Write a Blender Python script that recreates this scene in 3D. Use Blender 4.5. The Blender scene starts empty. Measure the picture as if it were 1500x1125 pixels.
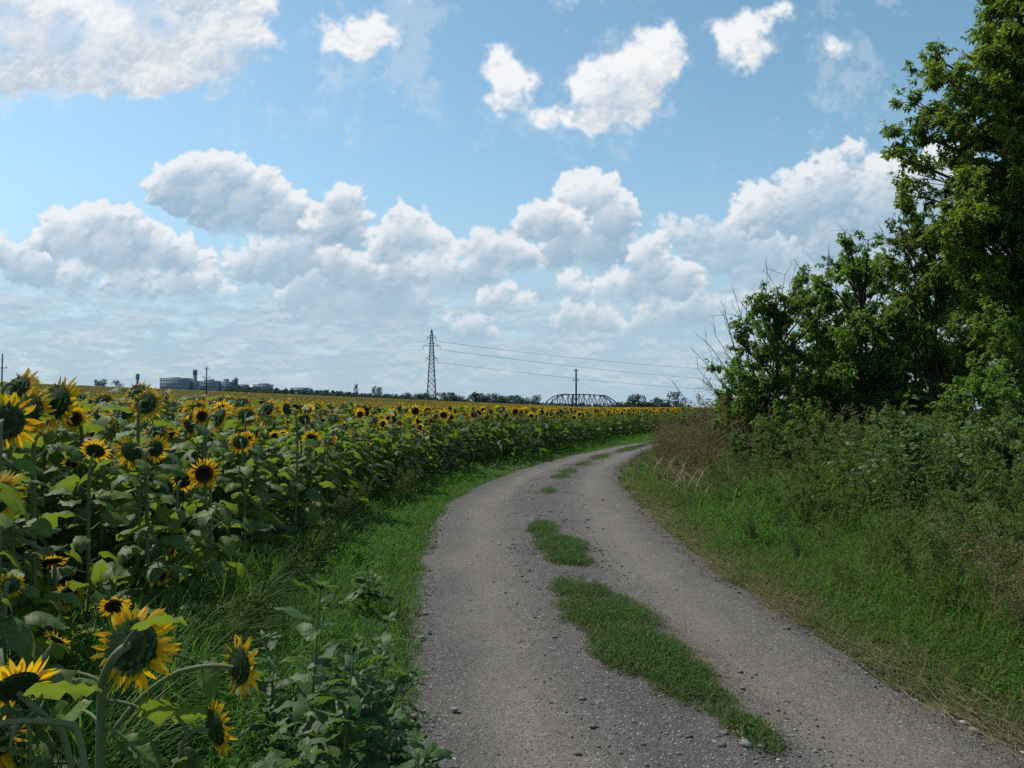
import bpy, math, numpy as np
from mathutils import Vector, Matrix
PI = math.pi
scene = bpy.context.scene
COL = scene.collection
CHILD = {}
R0 = np.random.default_rng(20)

# ------------------------------------------------------------------ camera geometry (measured from the photograph)
F, PITCH, EYE = 1133.0, math.atan(33.5 / 1133.0), 1.70
def ray(px, py):
    """World direction, scaled to one metre of forward distance, of a point of the 1500 x 1125 photograph."""
    x = (px - 750) / F; z = (562.5 - py) / F
    c, s = math.cos(PITCH), math.sin(PITCH)
    fwd = c - z * s
    return np.array([x / fwd, 1.0, (s + z * c) / fwd])
def at(px, py, d):
    return np.array([0, 0, EYE]) + ray(px, py) * d
def on_ground(px, py):
    r = ray(px, py); d = -EYE / r[2]
    return r[0] * d, d

def terrain(x, y):
    """Height of the land: flat by the road, rising gently to the far left."""
    x = np.asarray(x, float); y = np.asarray(y, float)
    t = np.clip((y - 45) / 230, 0, 1); t = t * t * (3 - 2 * t)
    u = -(x - .09 * y)
    u = np.where(u > 0, u, .25 * u)
    return t * .043 * u

# ------------------------------------------------------------------ mesh collecting
class MB:
    """Collects vertices, faces and per-vertex values; build() links them as ONE mesh object."""
    def __init__(s):
        s.V = []; s.Q = []; s.T = []; s.mq = []; s.mt = []; s.A = []; s.n = 0; s.UV = []
    def add(s, V, Q=None, T=None, m=0, tint=0.5, dry=0.0, uv=None):
        V = np.asarray(V, np.float32).reshape(-1, 3); n = len(V)
        if Q is not None and len(Q):
            Q = np.asarray(Q, np.int64).reshape(-1, 4); s.Q.append(Q + s.n)
            s.mq.append(np.broadcast_to(np.asarray(m, np.int32), (len(Q),)))
        if T is not None and len(T):
            T = np.asarray(T, np.int64).reshape(-1, 3); s.T.append(T + s.n)
            s.mt.append(np.broadcast_to(np.asarray(m, np.int32), (len(T),)))
        a = np.empty((n, 2), np.float32); a[:, 0] = tint; a[:, 1] = dry
        s.V.append(V); s.A.append(a)
        s.UV.append(np.zeros((n, 2), np.float32) if uv is None else np.asarray(uv, np.float32).reshape(-1, 2))
        s.n += n
        return s
    def merge(s, o, M=None, loc=None):
        if not o.n: return s
        V = np.concatenate(o.V)
        if M is not None: V = V @ np.asarray(M).T
        if loc is not None: V = V + np.asarray(loc)
        Q = np.concatenate(o.Q) if o.Q else None; T = np.concatenate(o.T) if o.T else None
        off = s.n
        s.V.append(V.astype(np.float32)); s.A += o.A; s.UV += o.UV
        if Q is not None: s.Q.append(Q + off); s.mq += o.mq
        if T is not None: s.T.append(T + off); s.mt += o.mt
        s.n += o.n
        return s
    def arrays(s):
        V = np.concatenate(s.V)
        Q = np.concatenate(s.Q) if s.Q else np.zeros((0, 4), np.int64)
        T = np.concatenate(s.T) if s.T else np.zeros((0, 3), np.int64)
        mq = np.concatenate(s.mq) if s.mq else np.zeros(0, np.int32)
        mt = np.concatenate(s.mt) if s.mt else np.zeros(0, np.int32)
        return V, Q, T, mq, mt, np.concatenate(s.A), np.concatenate(s.UV)
    def many(s, o, Ms, locs, tint=None, dry=None):
        """Adds one transformed copy of O per 3x3 matrix in Ms and place in locs."""
        V, Q, T, mq, mt, A, UV = o.arrays()
        m = len(locs); n = len(V)
        W = np.einsum('kij,nj->kni', np.asarray(Ms, np.float32), V.astype(np.float32)) + np.asarray(locs, np.float32)[:, None, :]
        off = (np.arange(m) * n)[:, None, None]
        AA = np.broadcast_to(A, (m, n, 2)).copy()
        if tint is not None: AA[:, :, 0] += np.asarray(tint)[:, None]
        if dry is not None: AA[:, :, 1] = np.maximum(AA[:, :, 1], np.asarray(dry)[:, None])
        s.V.append(W.reshape(-1, 3))
        if len(Q): s.Q.append((Q[None] + off).reshape(-1, 4) + s.n); s.mq.append(np.tile(mq, m))
        if len(T): s.T.append((T[None] + off).reshape(-1, 3) + s.n); s.mt.append(np.tile(mt, m))
        s.A.append(AA.reshape(-1, 2).astype(np.float32)); s.UV.append(np.tile(UV, (m, 1)))
        s.n += m * n
        return s
    def mesh(s, name, mats, smooth=False):
        V, Q, T, mq, mt, A, UV = s.arrays()
        me = bpy.data.meshes.new(name)
        me.vertices.add(len(V)); me.vertices.foreach_set('co', V.ravel().astype(np.float32))
        nl = len(Q) * 4 + len(T) * 3
        me.loops.add(nl); me.polygons.add(len(Q) + len(T))
        li = np.concatenate([Q.ravel(), T.ravel()]).astype(np.int32)
        me.loops.foreach_set('vertex_index', li)
        st = np.concatenate([np.arange(len(Q)) * 4, len(Q) * 4 + np.arange(len(T)) * 3]).astype(np.int32)
        me.polygons.foreach_set('loop_start', st)
        me.polygons.foreach_set('material_index', np.concatenate([mq, mt]).astype(np.int32))
        if smooth is not False:
            me.polygons.foreach_set('use_smooth', np.ones(len(st), bool))
        for k, an in enumerate(('tint', 'dry')):
            at_ = me.attributes.new(an, 'FLOAT', 'POINT'); at_.data.foreach_set('value', np.ascontiguousarray(A[:, k]))
        if UV.any():
            uv = me.attributes.new('uvp', 'FLOAT2', 'POINT'); uv.data.foreach_set('vector', UV.ravel().astype(np.float32))
        for m in (mats if isinstance(mats, (list, tuple)) else [mats]): me.materials.append(m)
        me.update(calc_edges=True); me.validate()
        return me
    def build(s, name, mats, parent=None, smooth=False, loc=None):
        o = bpy.data.objects.new(name, s.mesh(name, mats, smooth)); COL.objects.link(o)
        if parent is not None: o.parent = parent; CHILD.setdefault(parent.name, []).append(o)
        if loc is not None: o.location = loc
        return o

def tag(o, label=None, cat=None, group=None, kind=None):
    for k, v in (('label', label), ('category', cat), ('group', group), ('kind', kind)):
        if v is not None: o[k] = v
    return o
def empty(name, loc, rz=0.0, **kw):
    o = bpy.data.objects.new(name, None); COL.objects.link(o)
    o.location = loc; o.rotation_euler = (0, 0, rz); o.empty_display_size = .1
    return tag(o, **kw)
def copy_tree(o, parent=None):
    """A thing with copies of its parts and their sub-parts (they share mesh data)."""
    c = o.copy(); COL.objects.link(c); c.parent = parent
    if parent is not None: CHILD.setdefault(parent.name, []).append(c)
    for ch in list(CHILD.get(o.name, ())): copy_tree(ch, c)
    return c

def nrm(v):
    v = np.asarray(v, float); return v / np.maximum(np.linalg.norm(v, axis=-1, keepdims=True), 1e-9)
def rotz(a):
    a = np.asarray(a, float); c, s = np.cos(a), np.sin(a); z = np.zeros_like(a); o = z + 1
    return np.stack([np.stack([c, -s, z], -1), np.stack([s, c, z], -1), np.stack([z, z, o], -1)], -2)
def frame_from(z, up=(0, 0, 1)):
    """3x3 matrix whose columns are x, y, z with z along the given direction."""
    z = nrm(z); x = np.cross(np.asarray(up, float), z)
    if np.linalg.norm(x) < 1e-4: x = np.array([1., 0, 0])
    x = nrm(x); y = np.cross(z, x)
    return np.stack([x, y, z], 1)
def bezier(p0, p1, p2, n, p3=None):
    t = np.linspace(0, 1, n)[:, None]
    p0, p1, p2 = map(np.asarray, (p0, p1, p2))
    if p3 is None: return (1 - t) ** 2 * p0 + 2 * t * (1 - t) * p1 + t * t * p2
    return (1 - t) ** 3 * p0 + 3 * t * (1 - t) ** 2 * p1 + 3 * t * t * (1 - t) * p2 + t ** 3 * np.asarray(p3)
def tube(mb, P, r, n=6, m=0, tint=.5, dry=0., cap=True):
    """A tapered tube along the points P."""
    P = np.asarray(P, float); k = len(P); r = np.broadcast_to(np.asarray(r, float), (k,))
    t = nrm(np.gradient(P, axis=0)); ref = np.array([0, 0, 1.0]) if abs(t[0][2]) < .9 else np.array([1.0, 0, 0])
    V = []
    x = nrm(np.cross(ref, t[0]))
    ang = np.arange(n) * 2 * PI / n
    for i in range(k):
        x = nrm(x - t[i] * np.dot(x, t[i])); y = np.cross(t[i], x)
        V.append(P[i] + r[i] * (np.cos(ang)[:, None] * x + np.sin(ang)[:, None] * y))
    V = np.concatenate(V); Q = []
    a = np.arange(n); b = (a + 1) % n
    for i in range(k - 1):
        Q.append(np.stack([i * n + a, i * n + b, (i + 1) * n + b, (i + 1) * n + a], 1))
    Q = np.concatenate(Q); T = None
    if cap:
        V = np.vstack([V, P[0], P[-1]]); e = (k - 1) * n
        T = np.vstack([np.stack([b, a, 0 * a + k * n], 1), np.stack([e + a, e + b, 0 * a + k * n + 1], 1)])
    return mb.add(V, Q, T, m, tint, dry)
def sticks(mb, P0, P1, r0, r1, m=0, tint=.5, dry=0.):
    """Many thin three-sided twigs at once."""
    P0 = np.asarray(P0, float); P1 = np.asarray(P1, float); N = len(P0)
    if not N: return mb
    r0 = np.broadcast_to(np.asarray(r0, float), (N,))[:, None]; r1 = np.broadcast_to(np.asarray(r1, float), (N,))[:, None]
    t = nrm(P1 - P0); ref = np.where(np.abs(t[:, 2:3]) < .9, [[0, 0, 1.]], [[1., 0, 0]])
    x = nrm(np.cross(ref, t)); y = np.cross(t, x)
    ring = []
    for k in range(3):
        a = k * 2 * PI / 3; d = math.cos(a) * x + math.sin(a) * y
        ring.append((P0 + r0 * d, P1 + r1 * d))
    V = np.stack([ring[0][0], ring[1][0], ring[2][0], ring[0][1], ring[1][1], ring[2][1]], 1).reshape(-1, 3)
    o = (np.arange(N) * 6)[:, None]
    Q = np.concatenate([o + np.array([[0, 1, 4, 3]]), o + np.array([[1, 2, 5, 4]]), o + np.array([[2, 0, 3, 5]])])
    tt = np.repeat(np.broadcast_to(tint, (N,)), 6); dd = np.repeat(np.broadcast_to(dry, (N,)), 6)
    return mb.add(V, Q, None, m, tt, dd)
def leaves(mb, P, D, L, Wd, rng, m=0, tint=.5, dry=0., fold=.25, droop=.0):
    """Many small pointed leaves: four corners, folded on the midrib."""
    P = np.asarray(P, float); N = len(P)
    if not N: return mb
    D = nrm(D); L = np.broadcast_to(np.asarray(L, float), (N,))[:, None]; Wd = np.broadcast_to(np.asarray(Wd, float), (N,))[:, None]
    up = nrm(rng.normal(0, .55, (N, 3)) + [0, 0, 1.0])
    side = nrm(np.cross(D, up)); nor = np.cross(side, D)
    tip = P + D * L - np.array([0, 0, 1.0]) * droop * L
    mid = P + D * L * .42
    a = mid + side * Wd * .5 + nor * Wd * fold; b = mid - side * Wd * .5 + nor * Wd * fold
    V = np.stack([P, a, tip, b], 1).reshape(-1, 3)
    o = (np.arange(N) * 4)[:, None]
    T = np.concatenate([o + np.array([[0, 1, 2]]), o + np.array([[0, 2, 3]])])
    tt = np.repeat(np.broadcast_to(tint, (N,)), 4); dd = np.repeat(np.broadcast_to(dry, (N,)), 4)
    return mb.add(V, None, T, m, tt, dd)
def blades(mb, P, H, Wd, lean, az, m=0, tint=.5, dry=0.):
    """Many grass blades: tapered strips bending over, three segments."""
    P = np.asarray(P, float); N = len(P)
    if not N: return mb
    H = np.broadcast_to(np.asarray(H, float), (N,)); Wd = np.broadcast_to(np.asarray(Wd, float), (N,)); lean = np.broadcast_to(np.asarray(lean, float), (N,))
    d = np.stack([np.cos(az), np.sin(az), 0 * az], 1); s = np.stack([-np.sin(az), np.cos(az), 0 * az], 1)
    V = []
    for t, w in ((0, .8), (.38, 1.0), (.72, .72)):
        c = P + d * (lean * H * t ** 1.8)[:, None] + np.array([0, 0, 1.]) * (H * (t - .38 * np.minimum(lean, 1.6) * t * t))[:, None]
        V += [c - s * (Wd * w * .5)[:, None], c + s * (Wd * w * .5)[:, None]]
    c = P + d * (lean * H)[:, None] + np.array([0, 0, 1.]) * (H * (1 - .42 * np.minimum(lean, 1.6)))[:, None]
    V.append(c)
    V = np.stack(V, 1).reshape(-1, 3); o = (np.arange(N) * 7)[:, None]
    Q = np.concatenate([o + np.array([[0, 1, 3, 2]]), o + np.array([[2, 3, 5, 4]])]); T = o + np.array([[4, 5, 6]])
    tt = np.repeat(np.broadcast_to(tint, (N,)), 7); dd = np.repeat(np.broadcast_to(dry, (N,)), 7)
    return mb.add(V, Q, T, m, tt, dd)
def box(mb, c, s, rz=0., m=0, tint=.5):
    x, y, z = np.asarray(s, float) / 2
    V = np.array([[-x, -y, -z], [x, -y, -z], [x, y, -z], [-x, y, -z], [-x, -y, z], [x, -y, z], [x, y, z], [-x, y, z]])
    V = V @ rotz(rz).T + np.asarray(c, float)
    return mb.add(V, [[0, 3, 2, 1], [4, 5, 6, 7], [0, 1, 5, 4], [1, 2, 6, 5], [2, 3, 7, 6], [3, 0, 4, 7]], None, m, tint)
def bar(mb, a, b, w, m=0, tint=.5):
    """A square bar between two points."""
    a = np.asarray(a, float); b = np.asarray(b, float); M = frame_from(b - a)
    o = np.array([[-1, -1], [1, -1], [1, 1], [-1, 1]]) * w / 2
    V = np.vstack([a + o @ M[:, :2].T, b + o @ M[:, :2].T])
    return mb.add(V, [[0, 3, 2, 1], [4, 5, 6, 7], [0, 1, 5, 4], [1, 2, 6, 5], [2, 3, 7, 6], [3, 0, 4, 7]], None, m, tint)
def lathe(mb, prof, n=16, m=0, tint=.5, loc=(0, 0, 0)):
    prof = np.asarray(prof, float); a = np.arange(n) * 2 * PI / n; k = len(prof)
    V = np.stack([prof[:, None, 0] * np.cos(a), prof[:, None, 0] * np.sin(a), prof[:, None, 1] + 0 * a], -1).reshape(-1, 3) + np.asarray(loc)
    i = np.arange(n); j = (i + 1) % n
    Q = np.concatenate([np.stack([q * n + i, q * n + j, (q + 1) * n + j, (q + 1) * n + i], 1) for q in range(k - 1)])
    uv = np.repeat(prof, n, axis=0)
    return mb.add(V, Q, None, m, tint, 0., uv)
# ------------------------------------------------------------------ materials (all node-based)
class NT:
    def __init__(s, name):
        s.m = bpy.data.materials.new(name); s.m.use_nodes = True; s.t = s.m.node_tree; s.t.nodes.clear()
        s.out = s.t.nodes.new('ShaderNodeOutputMaterial')
    def n(s, typ, ins=None, **kw):
        nd = s.t.nodes.new('ShaderNode' + typ)
        for k, v in kw.items(): setattr(nd, k, v)
        for k, v in (ins or {}).items():
            sk = nd.inputs[k]
            if isinstance(v, bpy.types.NodeSocket): s.t.links.new(v, sk)
            else: sk.default_value = v
        return nd
    def math(s, op, a, b=0.0, c=None, clamp=False):
        nd = s.n('Math', {0: a, 1: b} if c is None else {0: a, 1: b, 2: c}, operation=op, use_clamp=clamp); return nd.outputs[0]
    def mix(s, f, a, b, blend='MIX'):
        nd = s.t.nodes.new('ShaderNodeMix'); nd.data_type = 'RGBA'; nd.blend_type = blend
        for k, v in ((0, f), (6, a), (7, b)):
            sk = nd.inputs[k]
            if isinstance(v, bpy.types.NodeSocket): s.t.links.new(v, sk)
            else: sk.default_value = v if k == 0 else (tuple(v) + (1,))[:4]
        return nd.outputs[2]
    def noise(s, scale, detail=3., rough=.55, vec=None, dist=0.):
        nd = s.n('TexNoise', {'Scale': scale, 'Detail': detail, 'Roughness': rough, 'Distortion': dist})
        if vec is not None: s.t.links.new(vec, nd.inputs['Vector'])
        return nd.outputs['Fac']
    def attr(s, name): return s.n('Attribute', attribute_name=name).outputs
    def obj_rand(s): return s.n('ObjectInfo').outputs['Random']
    def pos(s): return s.n('NewGeometry').outputs['Position']
    def objco(s): return s.n('TexCoord').outputs['Object']
    def ramp(s, f, stops):
        nd = s.t.nodes.new('ShaderNodeValToRGB'); s.t.links.new(f, nd.inputs[0]); el = nd.color_ramp.elements
        while len(el) > 1: el.remove(el[-1])
        for i, (p, c) in enumerate(stops):
            e = el[0] if i == 0 else el.new(p)
            e.position = p; e.color = (tuple(c) + (1,))[:4]
        return nd.outputs[0]
    def done(s, sh): s.t.links.new(sh, s.out.inputs[0]); return s.m

def leaf_material(name, dark, light, dryc=(.20, .12, .05), trans=.38, rough=.5, spec=.5, transcol=None, noise_scale=9., rand=.25, veins=False, grey=0.):
    """Foliage: a rough surface that also lets sunlight through."""
    k = NT(name)
    t = k.attr('tint')[2]; d = k.attr('dry')[2]
    f = k.math('ADD', t, k.math('MULTIPLY', k.math('SUBTRACT', k.noise(noise_scale, 3., .6, k.objco()), .5), .7))
    f = k.math('ADD', f, k.math('MULTIPLY', k.math('SUBTRACT', k.obj_rand(), .5), rand), clamp=True)
    c = k.mix(f, dark, light)
    bump = None
    if veins:
        uv = k.n('SeparateXYZ', {0: k.attr('uvp')[1]})
        u, v = uv.outputs[0], uv.outputs[1]
        av = k.math('ABSOLUTE', v)
        mid = k.math('LESS_THAN', av, .022)
        w = k.math('SUBTRACT', k.math('MULTIPLY', u, 8.5), k.math('MULTIPLY', av, 5.0))
        fr = k.math('ABSOLUTE', k.math('SUBTRACT', k.math('FRACT', w), .5))
        sec = k.math('GREATER_THAN', fr, .455)
        vein = k.math('MAXIMUM', mid, k.math('MULTIPLY', sec, .55))
        c = k.mix(k.math('MULTIPLY', vein, .32), c, (light[0] * 1.5 + .03, light[1] * 1.35 + .03, light[2] * 1.5 + .02))
        spots = k.math('GREATER_THAN', k.noise(28., 2., .5, k.objco()), .73)
        c = k.mix(k.math('MULTIPLY', spots, .5), c, (.13, .085, .03))
        hgt = k.math('ADD', k.math('MULTIPLY', fr, -1.0), k.math('MULTIPLY', k.noise(45., 2., .5, k.objco()), .9))
        bump = k.n('Bump', {'Strength': .16, 'Distance': .010, 'Height': hgt}).outputs[0]
    c = k.mix(d, c, dryc)
    p = k.n('BsdfPrincipled', {'Base Color': c, 'Roughness': rough, 'Specular IOR Level': spec})
    if bump is not None: k.t.links.new(bump, p.inputs['Normal'])
    tc = k.mix(k.math('MULTIPLY', d, .8), k.mix(.65, c, transcol or (light[0] * 2.0, light[1] * 1.7, light[2] * .6)), dryc)
    tr = k.n('BsdfTranslucent', {'Color': tc})
    return k.done(k.n('MixShader', {0: trans, 1: p.outputs[0], 2: tr.outputs[0]}).outputs[0])

def plain_material(name, c1, c2, scale=6., rough=.8, spec=.3, bump=0., bscale=40., detail=4., metallic=0.):
    k = NT(name)
    f = k.n('MapRange', {'Value': k.noise(scale, detail, .6, k.objco()), 'From Min': .3, 'From Max': .7}).outputs[0]
    c = k.mix(f, c1, c2)
    p = k.n('BsdfPrincipled', {'Base Color': c, 'Roughness': rough, 'Specular IOR Level': spec, 'Metallic': metallic})
    if bump:
        b = k.n('Bump', {'Strength': bump, 'Distance': .02, 'Height': k.noise(bscale, 4., .6, k.objco())})
        k.t.links.new(b.outputs[0], p.inputs['Normal'])
    return k.done(p.outputs[0])

M = {}
M['sf_leaf'] = leaf_material('sunflower_leaf', (0.041, 0.085, 0.022), (0.118, 0.187, 0.033), trans=.42, rough=.55, spec=.30, veins=True, transcol=(0.297, 0.404, 0.025))
M['sf_leaf_far'] = leaf_material('sunflower_leaf_far', (0.032, 0.065, 0.017), (0.089, 0.152, 0.027), trans=.40, rough=.6, spec=.25, transcol=(0.240, 0.350, 0.022), noise_scale=1.3)
M['sf_stem'] = leaf_material('sunflower_stem', (.075, .105, .035), (.15, .18, .07), trans=.05, rough=.7, spec=.3)
M['sf_back'] = leaf_material('flower_head_back', (.016, .028, .010), (.038, .062, .017), trans=.05, rough=.8, spec=.12, noise_scale=60.)
M['sf_bract'] = leaf_material('flower_bract', (.030, .066, .016), (.07, .125, .03), trans=.3, rough=.6, spec=.35)
def petal_material():
    k = NT('petal')
    t = k.attr('tint')[2]; d = k.attr('dry')[2]
    uv = k.n('SeparateXYZ', {0: k.attr('uvp')[1]})
    f = k.math('ADD', t, k.math('MULTIPLY', k.math('SUBTRACT', k.noise(18., 3., .6, k.objco()), .5), .8), clamp=True)
    c = k.mix(f, (.72, .39, .005), (.90, .58, .010))
    c = k.mix(k.math('MULTIPLY', k.math('SUBTRACT', 1.0, uv.outputs[0], clamp=True), .35), c, (.55, .19, .004))
    line = k.math('ABSOLUTE', k.math('SINE', k.math('MULTIPLY', uv.outputs[1], 9.0)))
    c = k.mix(k.math('MULTIPLY', line, .16), c, (.45, .19, .004))
    c = k.mix(d, c, (.22, .10, .02))
    p = k.n('BsdfPrincipled', {'Base Color': c, 'Roughness': .6, 'Specular IOR Level': .25})
    tr = k.n('BsdfTranslucent', {'Color': k.mix(.5, c, (.95, .60, .008))})
    return k.done(k.n('MixShader', {0: .5, 1: p.outputs[0], 2: tr.outputs[0]}).outputs[0])
M['petal'] = petal_material()
def disc_material():
    k = NT('seed_disc')
    uv = k.n('SeparateXYZ', {0: k.attr('uvp')[1]})
    c = k.ramp(uv.outputs[0], [(0, (.035, .022, .010)), (.45, (.030, .014, .006)), (.7, (.085, .035, .008)), (.93, (.20, .095, .012)), (1, (.06, .06, .015))])
    v = k.n('TexVoronoi', {'Vector': k.objco(), 'Scale': 150.0})
    c = k.mix(k.math('MULTIPLY', v.outputs['Distance'], .9, clamp=True), c, (.012, .007, .004))
    p = k.n('BsdfPrincipled', {'Base Color': c, 'Roughness': .9, 'Specular IOR Level': .15})
    b = k.n('Bump', {'Strength': .8, 'Distance': .008, 'Height': k.math('MULTIPLY', v.outputs['Distance'], -1.0)})
    k.t.links.new(b.outputs[0], p.inputs['Normal'])
    return k.done(p.outputs[0])
M['disc'] = disc_material()
M['grass'] = leaf_material('grass_blades', (0.027, 0.072, 0.014), (0.070, 0.173, 0.023), dryc=(.20, .145, .07), trans=.42, rough=.6, spec=.18, transcol=(0.154, 0.383, 0.023), noise_scale=.7)
M['mat_grass'] = leaf_material('trodden_grass', (0.030, 0.076, 0.017), (0.069, 0.161, 0.029), dryc=(.19, .14, .065), trans=.36, rough=.6, spec=.2, transcol=(0.121, 0.253, 0.033), noise_scale=2.)
M['weed'] = leaf_material('weed_leaf', (0.043, 0.100, 0.027), (0.117, 0.208, 0.048), dryc=(.15, .105, .055), trans=.36, rough=.6, spec=.2, noise_scale=2.)
M['weed_big'] = leaf_material('broad_weed_leaf', (0.032, 0.074, 0.023), (0.083, 0.155, 0.039), trans=.38, rough=.52, spec=.32, veins=True, transcol=(0.154, 0.275, 0.033))
M['dry_weed'] = leaf_material('dry_weed', (0.144, 0.129, 0.054), (0.297, 0.232, 0.096), dryc=(.20, .145, .08), trans=.22, rough=.7, spec=.25, noise_scale=1.5, transcol=(0.297, 0.221, 0.090))
M['straw'] = leaf_material('straw', (.17, .125, .066), (.31, .245, .14), trans=.15, rough=.7, spec=.3, noise_scale=3., transcol=(.35, .26, .12))
M['tree_leaf'] = leaf_material('tree_leaf', (0.045, 0.094, 0.019), (0.138, 0.212, 0.032), dryc=(.15, .08, .022), trans=.46, rough=.5, spec=.35, noise_scale=.8, transcol=(0.333, 0.476, 0.031))
M['shrub_leaf'] = leaf_material('shrub_leaf', (0.045, 0.103, 0.023), (0.127, 0.233, 0.043), dryc=(.16, .085, .026), trans=.46, rough=.5, spec=.32, noise_scale=.8, transcol=(0.305, 0.515, 0.042))
M['bark'] = plain_material('bark', (.028, .022, .016), (.075, .060, .045), 9., .95, .15, .5, 30.)
M['dead_wood'] = plain_material('dead_wood', (.05, .042, .035), (.12, .105, .09), 9., .9, .2)
M['far_leaf'] = leaf_material('hazy_tree_leaf', (.060, .100, .095), (.095, .140, .115), trans=.12, rough=.9, spec=.05, noise_scale=.05, transcol=(.11, .16, .11))  # distance haze is painted into this pale bluish leaf colour
M['far_leaf2'] = leaf_material('mid_tree_leaf', (.034, .066, .046), (.066, .108, .060), trans=.15, rough=.9, spec=.05, noise_scale=.1, transcol=(.08, .13, .06))  # a weaker share of the blue distance haze in the base colour
M['hazy_bark'] = plain_material('hazy_bark', (.09, .10, .11), (.12, .13, .14), 1.)  # bark paled and blued, its colour carries the haze
M['far_concrete'] = plain_material('hazy_concrete', (.22, .27, .32), (.26, .31, .36), .05, .9, .1)  # aerial haze mixed into the base colours of all the far buildings
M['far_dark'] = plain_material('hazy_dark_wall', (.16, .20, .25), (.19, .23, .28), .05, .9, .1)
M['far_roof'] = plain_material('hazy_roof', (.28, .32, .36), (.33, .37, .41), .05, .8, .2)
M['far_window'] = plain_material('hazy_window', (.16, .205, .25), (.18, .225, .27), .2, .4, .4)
M['steel'] = plain_material('galvanised_steel', (.075, .09, .10), (.105, .12, .13), 2., .7, .2)
M['bridge_steel'] = plain_material('hazy_bridge_steel', (.15, .195, .225), (.18, .22, .25), .3, .9, .1)  # steel lightened toward blue, haze is part of its base colour
M['pole_wood'] = plain_material('pole_wood', (.030, .034, .038), (.05, .054, .058), 3., .9, .1)
M['wire'] = plain_material('cable', (.14, .16, .18), (.17, .19, .21), 2., .6, .3)
M['insulator'] = plain_material('insulator', (.12, .14, .15), (.17, .19, .2), 2., .4, .4)
M['stone'] = plain_material('stone', (.13, .12, .11), (.30, .285, .26), 14., .9, .2, .5, 40.)

def stone_material():
    k = NT('gravel_stone')
    t = k.attr('tint')[2]
    c = k.ramp(t, [(0, (.082, .074, .067)), (.45, (.125, .113, .102)), (.8, (.17, .155, .14)), (1, (.36, .345, .32))])
    return k.done(k.n('BsdfPrincipled', {'Base Color': c, 'Roughness': .9, 'Specular IOR Level': .25}).outputs[0])
M['gravel'] = stone_material()

def ground_material():
    k = NT('soil_and_turf')
    p = k.pos()
    n1 = k.noise(.35, 5., .6, p); n2 = k.noise(7., 5., .7, p)
    c = k.mix(n2, (.030, .028, .020), (.068, .060, .042))
    g = k.mix(n2, (.022, .038, .014), (.045, .070, .020))
    f = k.n('MapRange', {'Value': n1, 'From Min': .35, 'From Max': .6}).outputs[0]
    c = k.mix(f, c, g)
    pr = k.n('BsdfPrincipled', {'Base Color': c, 'Roughness': .95, 'Specular IOR Level': .1})
    b = k.n('Bump', {'Strength': .6, 'Distance': .05, 'Height': n2}); k.t.links.new(b.outputs[0], pr.inputs['Normal'])
    return k.done(pr.outputs[0])
M['ground'] = ground_material()

def road_material():
    """Packed dirt with fine gravel; 'tint' = how worn (pale) a place is, 'dry' = how much loose gravel lies on it."""
    k = NT('dirt_and_gravel')
    p = k.pos(); w = k.attr('tint')[2]; g = k.attr('dry')[2]
    big = k.noise(1.1, 4., .6, p); mid = k.noise(9., 4., .65, p); fine = k.noise(85., 3., .7, p)
    fw = k.math('ADD', w, k.math('MULTIPLY', k.math('SUBTRACT', big, .5), .75), clamp=True)
    c = k.mix(fw, (.056, .049, .043), (.196, .168, .141))
    warm = k.n('MapRange', {'Value': k.noise(.8, 2., .5, p), 'From Min': .48, 'From Max': .66}).outputs[0]
    c = k.mix(k.math('MULTIPLY', warm, .35), c, (.170, .135, .112))
    c = k.mix(k.math('MULTIPLY', k.math('SUBTRACT', mid, .35), .9, clamp=True), c, (.085, .080, .076))
    v = k.n('TexVoronoi', {'Vector': p, 'Scale': 62.0})
    v2 = k.n('TexVoronoi', {'Vector': p, 'Scale': 125.0})
    sp = k.n('SeparateColor', {0: v.outputs['Color']}).outputs[0]
    sp2 = k.n('SeparateColor', {0: v2.outputs['Color']}).outputs[1]
    st = k.ramp(sp, [(0, (.040, .038, .037)), (.5, (.10, .095, .09)), (.86, (.17, .16, .15)), (.95, (.30, .29, .27)), (1, (.42, .41, .39))])
    inside = k.math('LESS_THAN', v.outputs['Distance'], .48)
    amount = k.math('MULTIPLY', inside, k.math('GREATER_THAN', k.math('ADD', sp2, k.math('MULTIPLY', g, .8)), .62))
    c = k.mix(k.math('MULTIPLY', amount, .85), c, st)
    st2 = k.ramp(sp2, [(0, (.03, .03, .03)), (.35, (.09, .085, .08)), (.85, (.16, .15, .14)), (1, (.26, .25, .24))])
    c = k.mix(k.math('MULTIPLY', k.math('LESS_THAN', v2.outputs['Distance'], .5), .5), c, st2)
    c = k.mix(k.math('MULTIPLY', k.math('SUBTRACT', fine, .5), .8, clamp=True), c, (.05, .047, .044))
    pr = k.n('BsdfPrincipled', {'Base Color': c, 'Roughness': .93, 'Specular IOR Level': .2})
    h = k.math('ADD', k.math('MULTIPLY', k.math('MULTIPLY', amount, k.math('SUBTRACT', .5, v.outputs['Distance'])), 1.2), k.math('ADD', k.math('MULTIPLY', mid, .8), k.math('MULTIPLY', fine, .35)))
    b = k.n('Bump', {'Strength': .8, 'Distance': .018, 'Height': h}); k.t.links.new(b.outputs[0], pr.inputs['Normal'])
    return k.done(pr.outputs[0])
M['road'] = road_material()
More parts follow.
